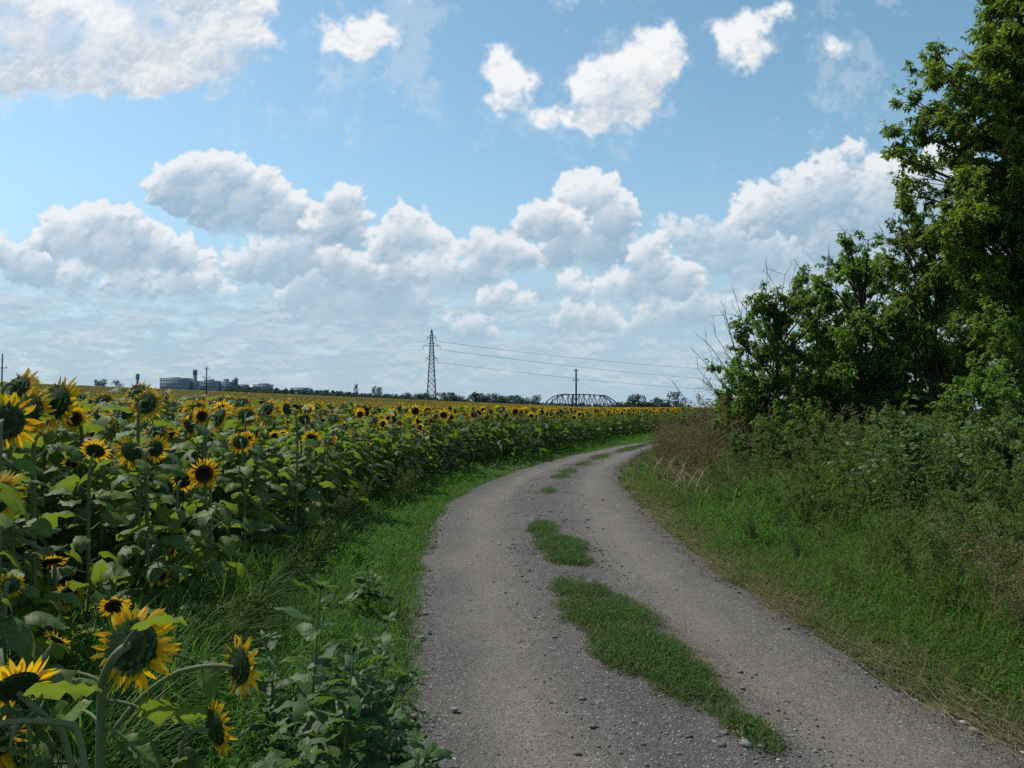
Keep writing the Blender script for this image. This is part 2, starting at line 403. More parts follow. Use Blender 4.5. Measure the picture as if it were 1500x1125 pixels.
# ------------------------------------------------------------------ clouds
def fractal_field(h, w, beta, seed, kmin=1.0, aspect=1.0):
    """A random field with a power-law spectrum, mean 0 and deviation 1."""
    r = np.random.default_rng(seed)
    n = r.standard_normal((h, w))
    fy = np.fft.fftfreq(h)[:, None] * h * aspect
    fx = np.fft.rfftfreq(w)[None, :] * h
    k = np.sqrt(fx * fx + fy * fy)
    amp = np.where(k < kmin, 0, 1.0 / np.maximum(k, 1e-6) ** (beta / 2))
    f = np.fft.irfft2(np.fft.rfft2(n) * amp, s=(h, w))
    return (f - f.mean()) / f.std()

def blur(a, s):
    """Gaussian blur by FFT."""
    h, w = a.shape
    fy = np.fft.fftfreq(h)[:, None]
    fx = np.fft.rfftfreq(w)[None, :]
    g = np.exp(-2 * (math.pi * s) ** 2 * (fx * fx + fy * fy))
    return np.fft.irfft2(np.fft.rfft2(a) * g, s=(h, w))

def smooth(e0, e1, x):
    t = np.clip((x - e0) / (e1 - e0), 0, 1)
    return t * t * (3 - 2 * t)

# each cloud: haze (0 near and crisp .. 1 lost in haze), shade depth in px (how far the sunlight reaches down),
# ragged edge amount, cloud base line (or None), lobes (x, y, r)
CLOUDS = [
 # far low banks first
 (.62, 40, .35, 480, [(450,425,44),(500,410,40),(560,425,50),(592,440,36),(520,450,45),(470,455,45),(610,462,25)]),
 (.60, 30, .5, 470, [(970,470,35),(1020,455,34),(1060,470,36),(1120,460,40),(1190,450,50),(1260,450,50),(940,476,20)]),
 (.58, 30, .5, 430, [(980,345,24),(1020,350,30),(1070,365,40),(1120,378,40),(1170,385,42),(1230,395,55),(1300,400,60),(1380,400,70),(1100,410,40)]),
 (.58, 26, .45, 498, [(840,462,22),(868,458,20),(892,470,18),(818,470,16),(850,478,20),(905,482,16),(700,476,22),(672,482,16),(660,468,14),(725,490,14)]),
 (.40, 34, .4, 440, [(20,385,30),(55,395,32),(0,372,26),(-50,370,40),(-110,380,50),(110,410,30),(190,425,40),(265,420,34),(300,410,22),(330,430,16)]),
 (.40, 30, .4, 432, [(440,372,34),(400,385,36),(490,385,30),(360,390,26),(520,400,30),(545,405,24),(590,408,34),(650,405,34),(700,400,30),(560,420,24)]),
 (.42, 28, .35, 457, [(735,432,20),(707,438,16),(762,443,18),(722,446,18),(690,444,8),(782,450,8),(740,448,18)]),
 # the middle cumulus row
 (.22, 46, .25, 408, [(82,335,26),(110,330,26),(142,326,30),(170,335,34),(205,352,32),(240,372,34),(275,380,26),(298,388,14),(110,365,42),(165,375,48),(215,390,34),(60,350,20)]),
 (.20, 40, .25, 352, [(232,272,22),(262,262,30),(298,252,30),(330,246,26),(352,258,28),(378,276,30),(400,290,28),(430,305,26),(462,316,22),(260,285,34),(310,288,40),(360,305,40),(410,330,40),(450,340,34),(320,310,34),(500,332,30)]),
 (.20, 44, .25, 366, [(500,298,24),(518,292,18),(480,314,20),(514,320,24),(490,334,28),(520,345,22),(468,332,18)]),
 (.26, 50, .25, 392, [(596,322,22),(612,330,18),(578,344,26),(600,350,34),(562,356,22),(628,352,26),(648,352,18),(660,370,20),(590,372,30),(630,375,26),(549,372,18)]),
 (.30, 34, .3, 400, [(704,348,17),(690,362,20),(720,368,26),(746,366,22),(768,376,24),(784,384,14),(700,382,22),(740,388,26),(675,382,18)]),
 (.20, 70, .2, 404, [(850,276,24),(868,270,22),(886,284,26),(902,306,26),(918,328,20),(856,300,40),(890,330,42),(840,330,40),(865,360,44),(825,360,36),(905,356,30),(848,384,26)]),
 (.16, 34, .22, 352, [(792,312,20),(774,322,19),(808,308,18),(826,320,20),(844,328,16),(800,330,26),(770,336,14),(858,336,11),(830,336,16)]),
 (.34, 36, .3, 440, [(955,364,22),(940,382,24),(970,386,22),(950,402,30),(1004,402,24),(1020,414,16),(985,420,30),(950,426,30),(915,420,26),(880,428,22),(840,420,22)]),
 (.24, 80, .42, 392, [(1144,262,18),(1128,282,20),(1168,268,24),(1192,252,20),(1222,232,18),(1246,220,20),(1258,236,16),(1100,298,24),(1086,320,20),(1120,318,34),(1170,305,46),(1225,285,50),(1285,262,30),(1316,248,26),(1280,310,56),(1220,345,46),(1340,300,60),(1400,280,60)]),
 # high clouds
 (.03, 70, .75, None, [(870,132,40),(912,118,42),(942,104,36),(966,66,32),(948,50,20),(992,74,24),(880,160,34),(930,142,42),(846,146,30),(968,112,24),(838,168,14),(900,165,22)]),
 (.05, 50, .85, None, [(735,92,20),(742,110,24),(748,132,24),(764,146,24),(784,164,15),(722,106,13),(740,76,10),(728,140,13),(800,172,8)]),
 (.05, 50, .85, None, [(1092,60,28),(1110,78,26),(1128,30,22),(1120,50,22),(1075,55,20),(1046,44,13),(1140,66,12),(1100,92,13)]),
 (.12, 30, .9, None, [(1226,76,14),(1210,66,9),(1244,84,9),(838,8,16),(820,16,9),(870,-20,16),(818,68,7),(874,54,8)]),
 (.06, 40, .95, None, [(498,55,18),(520,48,20),(540,52,22),(562,44,20),(577,58,15),(476,44,15),(456,40,11),(530,70,13),(610,16,15),(594,22,9),(552,30,13)]),
 (.03, 66, .55, None, [(60,44,84),(0,40,100),(-70,20,120),(140,66,66),(196,40,56),(240,44,60),(300,56,50),(345,66,46),(385,66,22),(160,116,32),(130,100,34),(230,104,34),(270,108,34),(308,116,24),(330,104,20),(20,124,24),(90,104,30),(340,14,36),(390,6,28),(270,-20,60),(-100,90,80),(300,-70,80)]),
]

def cloud_field(step=1.3, x0=-150, x1=1650, y0=-190, y1=604):
    """Colour and cover of the cloud layer on a regular grid of view directions (x right, y down, in units of the photograph's pixel)."""
    W = int((x1 - x0) / step) + 1
    Hh = int((y1 - y0) / step) + 1
    X = x0 + step * np.arange(W)
    Y = y0 + step * np.arange(Hh)
    rgb = np.zeros((Hh, W, 3)); A = np.zeros((Hh, W))
    rng = np.random.default_rng(7)
    base_noise = fractal_field(Hh, W, 3.0, 11, 6)
    fine = fractal_field(Hh, W, 2.9, 12, 22)
    wx = fractal_field(Hh, W, 3.2, 13, 12); wy = fractal_field(Hh, W, 3.2, 14, 12)
    lowf = fractal_field(Hh, W, 3.6, 15, 3)
    band = fractal_field(Hh, W, 3.0, 16, 5, aspect=.3)
    YY = Y[:, None] + 0 * X[None, :]
    iy0 = np.arange(Hh)[:, None] + np.zeros((1, W), int); ix0 = np.arange(W)[None, :] + np.zeros((Hh, 1), int)
    # haze: pale and bluish, thickening to the horizon
    hz = .93 * smooth(230, 560, YY) ** 1.0 + .12 * smooth(60, 420, YY)
    hz = hz * (1 + .14 * band * smooth(380, 470, YY))
    hazecol = np.array([.395, .555, .67])
    rgb += hazecol; A += np.clip(hz, 0, .93)
    # thin torn veils among the high clouds
    v = fractal_field(Hh, W, 2.6, 25, 5); v2 = fractal_field(Hh, W, 3.4, 26, 2)
    a = .26 * smooth(.25, 2.6, v2 * .9 + v * .55 + .15 * fine) * smooth(330, 170, YY)
    na = a + A * (1 - a); rgb = (np.array([.80, .84, .88]) * a[..., None] + rgb * (A * (1 - a))[..., None]) / np.maximum(na, 1e-5)[..., None]; A = na
    # low far banks, broken up and nearly lost in the haze
    b1 = fractal_field(Hh, W, 3.3, 21, 4, aspect=.42)
    sh = np.roll(b1, int(6 / step), 0)
    for y_top, y_mid, y_bot, thr, al in ((380, 450, 520, -.05, .50), (440, 500, 575, -.30, .46)):
        m = smooth(y_top, y_mid, YY) * smooth(y_bot + 15, y_bot - 20, YY)
        a = smooth(thr - .7, thr + 1.6, b1 * .8 + .5 * lowf + .10 * fine + .9 * m - .6) * m * al
        bb = np.clip(.5 + 1.25 * (b1 - sh) + .12 * b1, 0, 1)[..., None]
        col = np.array([.41, .55, .665]) * (1 - bb) + np.array([.62, .70, .755]) * bb
        na = a + A * (1 - a)
        rgb = (col * a[..., None] + rgb * (A * (1 - a))[..., None]) / np.maximum(na, 1e-5)[..., None]
        A = na
        b1 = np.roll(b1, 311, 1); sh = np.roll(sh, 311, 1)
    full = (Hh, W, YY, base_noise, fine, wx, wy, lowf, X, Y, y0, x0, iy0, ix0, rgb, A)
    for haze, depth, rag, floor_y, lobes in CLOUDS:
        Hh, W, YY, base_noise, fine, wx, wy, lowf, X, Y, y0, x0, iy0, ix0, RGB, AA_ = full
        pad = 64
        ja = max(0, int((min(a - r for a, b, r in lobes) - pad - x0) / step)); jb = min(W, int((max(a + r for a, b, r in lobes) + pad - x0) / step))
        ia = max(0, int((min(b - r for a, b, r in lobes) - pad - y0) / step)); ib = min(Hh, int((max(b + r for a, b, r in lobes) + pad - y0) / step))
        cut = (slice(ia, ib), slice(ja, jb))
        YY, base_noise, fine, wx, wy, lowf, iy0, ix0 = (q[cut] for q in (YY, base_noise, fine, wx, wy, lowf, iy0, ix0))
        iy0 = iy0 - ia; ix0 = ix0 - ja; X = X[ja:jb]; Y = Y[ia:ib]; x0 = X[0]; y0 = Y[0]; Hh, W = ib - ia, jb - ja
        rgb = RGB[cut]; A = AA_[cut]
        Hm = np.zeros((Hh, W))
        todo = [(x, y, r, 0) for x, y, r in lobes]
        sph = []
        while todo:
            x, y, r, lv = todo.pop()
            sph.append((x, y, r, lv))
            if lv < 3 and r > 4.2:
                n = [9, 8, 6][lv]
                for _ in range(n):
                    a = rng.uniform(-.25, math.pi + .25) if rng.random() < .8 else rng.uniform(0, 2 * math.pi)
                    q = r * rng.uniform(.62, .98)
                    rr = r * rng.uniform(.26, .46)
                    todo.append((x + q * math.cos(a), y - q * math.sin(a) * (.95 if floor_y else .9), rr, lv + 1))
        for x, y, r, lv in sph:
            i0 = max(0, int((y - r - y0) / step)); i1 = min(Hh, int((y + r - y0) / step) + 2)
            j0 = max(0, int((x - r - x0) / step)); j1 = min(W, int((x + r - x0) / step) + 2)
            if i1 <= i0 or j1 <= j0: continue
            d2 = ((X[None, j0:j1] - x) ** 2 + (Y[i0:i1, None] - y) ** 2) / (r * r)
            s = np.sqrt(np.clip(1 - d2, 0, None)) * r * (1 if lv == 0 else .9) + (0 if lv == 0 else .25 * r)
            s[d2 >= 1] = 0
            sub = Hm[i0:i1, j0:j1]
            np.maximum(sub, s, out=sub)
        # ragged, windblown edge: look the height up at warped places
        amp = (2.2 + 9 * rag) / step
        iy = np.clip(iy0 + (wy * amp * .7 + fine * 0.9 / step * (.5 + rag)).astype(int), 0, Hh - 1)
        ix = np.clip(ix0 + (wx * amp + np.roll(fine, 77, 1) * .9 / step * (.5 + rag)).astype(int), 0, W - 1)
        Hm = Hm[iy, ix]
        soft = blur(Hm, (1.0 + 2.6 * rag) / step)
        ero = soft + (base_noise * 3.5 + fine * 1.2) * (.25 + 1.6 * rag)
        if floor_y is not None:
            fade = 1 - smooth(floor_y - 16, floor_y + 10, YY + 7 * lowf + 3 * base_noise)
        else:
            fade = 1.0
        if rag > .5:
            body = blur(Hm, 7 / step)
            ero = body + (base_noise * 5.5 + fine * .9 + lowf * 2.5) * (.55 + .6 * rag)
            a = smooth(.5, 30, ero + 6 * lowf * rag) ** .9 * smooth(.05, 3., body)
            a = np.clip(a * 1.35, 0, 1) * np.clip(.92 + .12 * base_noise + .12 * lowf, .5, 1)
        else:
            edge = 3.0 + 22 * rag
            a = smooth(.6, .6 + edge, ero) * (soft > .2)
        a = blur(a, (.55 if rag <= .5 else 1.1) / step)
        a = np.clip(a, 0, 1) * fade
        # sunlight from above: what has passed through the cloud on the way down
        T = np.zeros((Hh, W)); acc = np.zeros(W)
        th = np.clip(soft, 0, 34) / 34
        k = step / depth
        for i in range(Hh):
            acc = acc * (1 - .35 * k) + th[i] * k * 1.7
            T[i] = acc
            acc = .9 * acc + .05 * (np.roll(acc, 1) + np.roll(acc, -1))
        lit = np.exp(-2.5 * np.clip(T, 0, None) ** 1.4)
        ndl = 0
        for sc, wt in ((.9, .46), (2.8, .40), (8.0, .40)):
            gy, gx = np.gradient(blur(Hm, sc / step), step)
            nz = 1 / np.sqrt(gx * gx + gy * gy + .6)
            ndl = ndl + wt * (-gx * -.34 + gy * .86 + .22) * nz  # sun high, a little to the left
        occ = np.clip((blur(Hm, 8 / step) - blur(Hm, 1.0 / step)) / 8, -1, 1)
        relief = np.clip(.42 + .66 * ndl - .42 * occ + .02 * fine + .03 * base_noise, 0, 1.25)
        if rag > .5:
            b = .86 + .34 * np.clip(ndl, -1, 1) - .10 * occ - .40 * np.clip(T - .4, 0, 1.1) + .07 * base_noise + .07 * lowf
        else:
            b = lit * (.20 + .78 * relief) + (1 - lit) * (-.02 + .22 * np.clip(relief, 0, 2) ** 1.6)
        if rag <= .5:
            b = np.clip(.03 + 1.14 * np.clip(b, 0, 1.2) ** .9, 0, 1)
        b = np.clip(b + .02 * lowf, 0, 1.0)
        dark = np.array([.30, .45, .585]); white = np.array([.93, .94, .95])
        if rag > .5: dark = np.array([.50, .60, .70])
        col = dark + (white - dark) * b[..., None]
        hh = np.clip(haze + .25 * smooth(440, 580, YY), 0, .95)[..., None]
        col = col * (1 - hh * .60) + np.array([.47, .61, .71]) * hh * .60
        bx = np.arange(W); win = np.ones(W)
        if ja > 0: win *= np.clip((bx - 4) / 14, 0, 1)
        if x0 + W * step < full[8][-1] - 3: win *= np.clip((W - 5 - bx) / 14, 0, 1)
        aa = a * (1 - .35 * haze) * win
        na = aa + A * (1 - aa)
        rgb = (col * aa[..., None] + rgb * (A * (1 - aa))[..., None]) / np.maximum(na, 1e-5)[..., None]
        RGB[cut] = rgb; AA_[cut] = na
    Hh, W, YY, base_noise, fine, wx, wy, lowf, X, Y, y0, x0, iy0, ix0, rgb, A = full
    # fade out toward the layer's outer borders
    XX = X[None, :] + 0 * Y[:, None]
    A = A * smooth(y0, y0 + 70, YY) * smooth(x0, x0 + 60, XX) * smooth(x1, x1 - 60, XX)
    return X, Y, rgb, np.clip(A, 0, 1)
# ------------------------------------------------------------------ sunflower pieces
def big_leaf(mb, base, az, L, W, rise, droop, rng, nu=6, nv=4, m=0, tint=.5, dry=0., roll=0., serr=0.):
    """A heart-shaped blade that arches out from BASE and hangs at the tip. uvp = (along, across)."""
    u = np.linspace(0, 1, nu + 1)
    prof = (np.clip(u, .0, 1) ** .34) * (1 - u) ** .72 * 1.42; prof[0] = .10; prof[-1] = .0
    prof[1] = max(prof[1], .62)
    v = np.linspace(-1, 1, nv + 1)
    U, V_ = np.meshgrid(u, v, indexing='ij')
    a0 = rise; ang = a0 - droop * U ** 1.2                    # slope along the blade
    du = 1.0 / nu
    sx = np.zeros(nu + 1); sz = np.zeros(nu + 1)
    for i in range(nu):
        aa = a0 - droop * (u[i] + du / 2) ** 1.2
        sx[i + 1] = sx[i] + math.cos(aa) * L * du; sz[i + 1] = sz[i] + math.sin(aa) * L * du
    half = prof * W * .5
    wav = rng.normal(0, .05, (nu + 1, nv + 1)) * L * np.abs(V_)
    fold = rng.uniform(.05, .5)
    if serr: half = half * (1 + serr * (np.arange(nu + 1) % 2 * 2 - 1)); half[-1] = 0
    X = sx[:, None] - .13 * L * (1 - U) ** 3 * np.abs(V_) * (U < .3) + 0 * V_
    Y = half[:, None] * V_
    Z = sz[:, None] + fold * np.abs(Y) * (1 - .9 * np.abs(V_)) - .35 * np.abs(V_) ** 2 * half[:, None] * rng.uniform(.0, 1.0) + wav
    cr, sr = math.cos(roll), math.sin(roll)
    Z0 = sz[:, None]; Yr = Y * cr - (Z - Z0) * sr; Zr = Z0 + Y * sr + (Z - Z0) * cr
    P = np.stack([X, Yr, Zr], -1).reshape(-1, 3) @ rotz(az).T + np.asarray(base)
    idx = np.arange((nu + 1) * (nv + 1)).reshape(nu + 1, nv + 1)
    Q = np.stack([idx[:-1, :-1], idx[1:, :-1], idx[1:, 1:], idx[:-1, 1:]], -1).reshape(-1, 4)
    uv = np.stack([U, V_ * prof[:, None] * .5], -1).reshape(-1, 2)
    return mb.add(P, Q, None, m, tint, dry, uv)

def head_meshes(R, rng, hi=True, ripe=0.0, npet=None, open_=1.0):
    """(green back with bracts, petals, seed disc) round the +Z axis; R = radius of the disc. Stem joins at z = -.45 R."""
    back, pet, disc = MB(), MB(), MB()
    n = 28 if hi else 12
    prof = [(.10, -.46), (.34, -.40), (.66, -.30), (.92, -.14), (1.02, -.01), (.98, .06)]
    if not hi: prof = [prof[0], prof[2], prof[4]]
    lathe(back, np.array(prof) * R, n, 0, .35)
    # bracts
    nb = 26 if hi else 11
    for k in range(nb):
        a = 2 * PI * k / nb + rng.uniform(-.15, .15); L = R * rng.uniform(.20, .40); w = R * rng.uniform(.18, .27)
        r0, z0 = R * rng.uniform(.80, .98), R * rng.uniform(-.20, -.04)
        e = rng.uniform(-.9, .25)
        t = np.array([0, .45, .8, 1.0]); ww = np.array([.8, 1, .5, .0]) * w / 2
        cr = r0 + L * t * math.cos(.4 * e); cz = z0 - L * (t ** 1.6) * math.sin(-e) * .8
        ca, sa = math.cos(a), math.sin(a)
        P = np.concatenate([np.stack([cr * ca - q * ww * sa, cr * sa + q * ww * ca, cz + .0 * t], 1) for q in (-1, 1)])
        back.add(P, [[0, 1, 5, 4], [1, 2, 6, 5], [2, 3, 7, 6]], None, 1, rng.uniform(.3, .9))
    # inner ring of small bracts lying on the back
    if hi:
        for k in range(44):
            a = 2 * PI * k / 22 + rng.uniform(-.12, .12); ring = k // 22; r0 = R * (.82 - .22 * ring) * rng.uniform(.94, 1.05); z0 = np.interp(r0 / R, [.34, .66, .92, 1.02], [-.40, -.30, -.14, -.01]) * R - .012 * R
            L = R * rng.uniform(.20, .34); w = R * .20; ca, sa = math.cos(a), math.sin(a); t = np.array([0, .5, 1.]); ww = np.array([.8, 1, 0]) * w / 2; cr = r0 + L * t * .85; cz = z0 + L * t * (.12 - .75 * t * rng.uniform(.1, .7))
            P = np.concatenate([np.stack([cr * ca - q * ww * sa, cr * sa + q * ww * ca, cz], 1) for q in (-1, 1)])
            back.add(P, [[0, 1, 4, 3], [1, 2, 5, 4]], None, 1, rng.uniform(.0, .7))
    # rays
    npet = npet or int(rng.integers(42, 52))
    if not hi: npet = 17
    ns = 5 if hi else 3
    t = np.linspace(0, 1, ns)
    for k in range(npet):
        row = k % 2
        a = 2 * PI * k / npet + rng.uniform(-.10, .10)
        if rng.random() < .06 * (1 + 3 * ripe): continue
        L = R * rng.uniform(.70, 1.12) * (1 - .30 * ripe); w = R * (rng.uniform(.19, .28) if hi else rng.uniform(.36, .5))
        e0 = rng.normal(.25 * open_ - .1 + .18 * row, .20) - .3 * ripe; curl = rng.normal(-.1, .45) - .5 * ripe
        prof = np.sin(np.clip(PI * (t * .86 + .14) ** .85, 0, PI)) ** .8; prof[0] = .45; prof[-1] = 0.0
        ang = e0 + curl * t; dt = L / (ns - 1)
        rr = R * .93 + np.concatenate([[0], np.cumsum(np.cos(ang[:-1]) * dt)]); zz = R * .03 * row + np.concatenate([[0], np.cumsum(np.sin(ang[:-1]) * dt)])
        tw = rng.normal(0, .35); side = rng.normal(0, .12) * L * t * t
        ca, sa = math.cos(a), math.sin(a)
        cols = (-1, 0, 1) if hi else (-1, 1)
        P = []
        for q in cols:
            h = q * prof * w * .5
            yy = h * np.cos(tw * t) + side; z2 = zz + h * np.sin(tw * t) - (prof * w * .12 if q == 0 else 0)
            P.append(np.stack([rr * ca - yy * sa, rr * sa + yy * ca, z2], 1))
        nc = len(cols); P = np.stack(P, 1).reshape(-1, 3)
        i = np.arange(ns * nc).reshape(ns, nc)
        Q = np.stack([i[:-1, :-1], i[1:, :-1], i[1:, 1:], i[:-1, 1:]], -1).reshape(-1, 4)
        uv = np.stack([np.repeat(t, nc), np.tile(np.array(cols, float), ns)], 1)
        pet.add(P, Q, None, 0, rng.uniform(.2, .9), min(1, max(0, rng.normal(ripe * .8, .15))), uv)
    lathe(disc, np.array([(0, .03), (.22, .06), (.45, .12), (.68, .14), (.86, .11), (1.0, .03)] if hi else [(0, .05), (.55, .14), (1.0, .04)]) * [R, R] , n, 0, .5)
    d = disc
    d.UV = [np.stack([u[:, 0] / R, u[:, 1]], 1) for u in d.UV]
    return back, pet, disc

def face(az, pitch):
    """Unit vector a flower faces: azimuth from +X toward +Y, pitch above the horizon (degrees)."""
    a, p = math.radians(az), math.radians(pitch)
    return np.array([math.cos(a) * math.cos(p), math.sin(a) * math.cos(p), math.sin(p)])

def stem_to(base, head, f, R, lean=(0, 0)):
    """Points of a stem that rises from BASE and bends over into the back of a head facing F."""
    f = np.asarray(f); j = np.asarray(head) - f * R * .42; a = np.asarray(base, float); h = j[2] - a[2]
    P = bezier(a, a + np.array([lean[0], lean[1], h * .78]), j - f * .17 + [0, 0, .02], 34, j)
    return P[np.unique(np.concatenate([np.arange(0, 22, 4), np.arange(22, 34, 2), [33]]))]

def along(P, t):
    """The point at the fraction t of a path's length."""
    s = np.concatenate([[0], np.cumsum(np.linalg.norm(np.diff(P, axis=0), axis=1))]); s /= s[-1]
    return np.array([np.interp(t, s, P[:, k]) for k in range(3)])
def plant_pieces(h, f, R, rng, hi=True, nleaf=13, ripe=0., bend=.12, leafL=(.19, .33), low0=.12):
    """A whole sunflower growing at the origin: dict of collected meshes."""
    f = np.asarray(f, float)
    off = rng.uniform(-bend, bend, 2) * .6 + f[:2] * .10
    head = np.array([off[0] + f[0] * .05, off[1] + f[1] * .05, h])
    P = stem_to((0, 0, -.03), head, f, R, rng.uniform(-.05, .05, 2))
    stem = MB(); tube(stem, P, np.linspace(.0155, .0095, len(P)), 8 if hi else 4, 0, rng.uniform(.3, .7), cap=False)
    fol = []
    az = rng.uniform(0, 2 * PI)
    for k in range(nleaf):
        t = low0 + (.965 - low0) * (k + rng.uniform(-.3, .3)) / nleaf
        b = along(P, t)
        az += 2.4 + rng.uniform(-.4, .4)
        low = 1 - t
        L = rng.uniform(*leafL) * (.74 + .45 * min(1, low * 1.6)); W = L * rng.uniform(.72, .98)
        mb = MB()
        pl = L * rng.uniform(.45, .75); pr = rng.uniform(.35, .9)
        tip = b + np.array([math.cos(az) * pl * math.cos(pr), math.sin(az) * pl * math.cos(pr), pl * math.sin(pr)])
        dry = 0.0
        if t < .24 and rng.random() < .25: dry = rng.uniform(.4, 1.); W *= .6; tip[2] = b[2] + .01
        if hi:
            tube(mb, bezier(b, (b + tip) / 2 + [0, 0, -.02], tip, 4), [.0055, .005, .0045, .003], 5, 1, .5, cap=False)
        big_leaf(mb, tip, az, L, W, rng.uniform(-.35, .45) - (1. if dry else 0), rng.uniform(.5, 1.7), rng, *((7, 4) if hi else (3, 2)), m=0,
                 tint=rng.uniform(.1, .9) * (.5 + .5 * t), dry=dry, roll=rng.normal(0, .45))
        fol.append(mb)
    back, pet, disc = head_meshes(R, rng, hi, ripe)
    Mx = frame_from(f) @ rotz(rng.uniform(0, 6))
    b2, p2, d2 = (MB().merge(o, Mx, head) for o in (back, pet, disc))
    return dict(stem=stem, foliage=fol, head=b2, petals=p2, disc=d2)

def put_sunflower(pc, loc, leaf_parts=False, **kw):
    t = empty('sunflower', loc, **kw)
    pc['stem'].build('stem', [M['sf_stem']], t, True)
    if leaf_parts:
        for mb in pc['foliage']: mb.build('leaf', [M['sf_leaf'], M['sf_stem']], t, True)
    else:
        fm = MB()
        for mb in pc['foliage']: fm.merge(mb)
        fm.build('foliage', [M['sf_leaf'], M['sf_stem']], t, True)
    hd = pc['head'].build('flower_head', [M['sf_back'], M['sf_bract']], t, True)
    pc['petals'].build('petals', [M['petal']], hd, True)
    pc['disc'].build('seed_disc', [M['disc']], hd, True)
    for extra in pc.get('more', ()):                     # further heads on side branches
        h2 = extra['head'].build('flower_head', [M['sf_back'], M['sf_bract']], t, True)
        extra['petals'].build('petals', [M['petal']], h2, True)
        extra['disc'].build('seed_disc', [M['disc']], h2, True)
        extra['stem'].build('branch', [M['sf_stem']], t, True)
    return t

def hero(head_w, base, f, R, rng, leaves_=(), via=None, ripe=0., npet=None, r=(.014, .008)):
    """One flower measured from the photograph: its head in world space, stem through VIA, leaves given one by one (world)."""
    base = np.asarray(base, float); head = np.asarray(head_w, float) - base; f = nrm(f)
    join = head - f * R * .42
    if via is None: P = stem_to((0, 0, -.03), head, f, R)
    else: P = np.vstack([bezier((0, 0, -.03), np.asarray(via[0]) - base, np.asarray(via[1]) - base, 9)[:-1], bezier(np.asarray(via[1]) - base, np.asarray(via[2]) - base, join, 8)])
    stem = MB(); tube(stem, P, np.linspace(r[0], r[1], len(P)), 10, 0, .6, cap=False)
    fol = []
    for (b, az, L, W, rise, droop, tint, roll) in leaves_:
        mb = MB(); b = np.asarray(b, float) - base
        i = np.argmin(np.linalg.norm(P - b, axis=1))
        tube(mb, bezier(P[i], (P[i] + b) / 2 + [0, 0, .015], b, 5), [.006, .0055, .005, .0045, .003], 6, 1, .5, cap=False)
        big_leaf(mb, b, math.radians(az), L, W, rise, droop, rng, 12, 6, 0, tint, 0., roll, .035)
        fol.append(mb)
    back, pet, disc = head_meshes(R, rng, True, ripe, npet)
    Mx = frame_from(f)
    b2, p2, d2 = (MB().merge(o, Mx, head) for o in (back, pet, disc))
    return dict(stem=stem, foliage=fol, head=b2, petals=p2, disc=d2)
# single flowers of the first rows: (x, y in the photograph, distance, disc radius, facing, label, leaves)
HERO_SPOTS = [
 (101, 873, 4.7, .052, (.05, -.97, .25), 'low yellow sunflower facing the camera beneath the dark leaves of the first rows', 4),
 (168, 888, 4.3, .05, (.35, -.75, -.55), 'wilting sunflower peeping over the large head at the verge', 3),
 (236, 842, 5.1, .042, (.90, -.30, .15), 'little side-turned sunflower above the weeds of the verge', 4),
 (254, 803, 5.6, .042, (.95, .10, -.15), 'little drooping sunflower at the shaded foot of the first row', 4),
 (8, 618, 3.9, .085, (-.35, .88, -.15), 'big bright sunflower cut by the left frame edge at eye level', 8),
 (44, 602, 4.1, .080, (.25, .88, -.25), 'second big sunflower from the left frame edge, seen from behind', 9),
 (84, 590, 4.3, .092, (.35, .86, -.25), 'third big sunflower from the left frame edge, with a broad dark back', 9),
 (215, 592, 5.6, .075, (.06, .92, -.38), 'sunflower with a broad round green back and petals fanning below', 9),
 (322, 612, 6.6, .078, (.62, .62, -.35), 'bright sunflower turned to the right, largest bloom near the field top', 9),
 (296, 610, 6.9, .050, (.1, -.95, .1), 'small open sunflower close beside the largest bloom near the field top', 8),
 (192, 662, 5.2, .070, (-.78, .35, -.45), 'sunflower turned to the left with drooping petals along its side', 9),
 (228, 657, 5.3, .055, (.2, .92, -.1), 'spiky young sunflower with a green centre seen from behind', 8),
 (140, 660, 5.0, .055, (-.1, .75, .60), 'sunflower tilted up to the sky, yellow rays spread sideways', 8),
 (456, 643, 9.4, .066, (.12, -.96, .05), 'round yellow sunflower facing the camera alone among green leaves', 9),
 (299, 694, 5.7, .066, (.05, -.96, .10), 'yellow sunflower with a brown centre facing the camera, lowest open one of its row', 9),
 (268, 703, 5.85, .055, (-.05, .92, .12), 'half open sunflower just left of the one with the brown centre', 8),
 (352, 648, 7.4, .065, (-.3, .80, -.40), 'sunflower seen from behind between the turned bloom and the round facing one', 9),
 (420, 600, 8.8, .068, (-.85, .35, -.15), 'side-turned sunflower standing above the leaves near the field top', 9),
 (84, 936, 3.1, .030, (.3, .5, .7), 'young sunflower with a small green bud among big leaves left of the large one', 9),
 (16, 858, 3.5, .034, (-.3, .8, -.5), 'sunflower half hidden by broad leaves at the left frame edge, below eye level', 10),
 (75, 822, 4.5, .055, (.2, -.35, -.85), 'browning sunflower hanging face down over the dark lower leaves', 4),
]
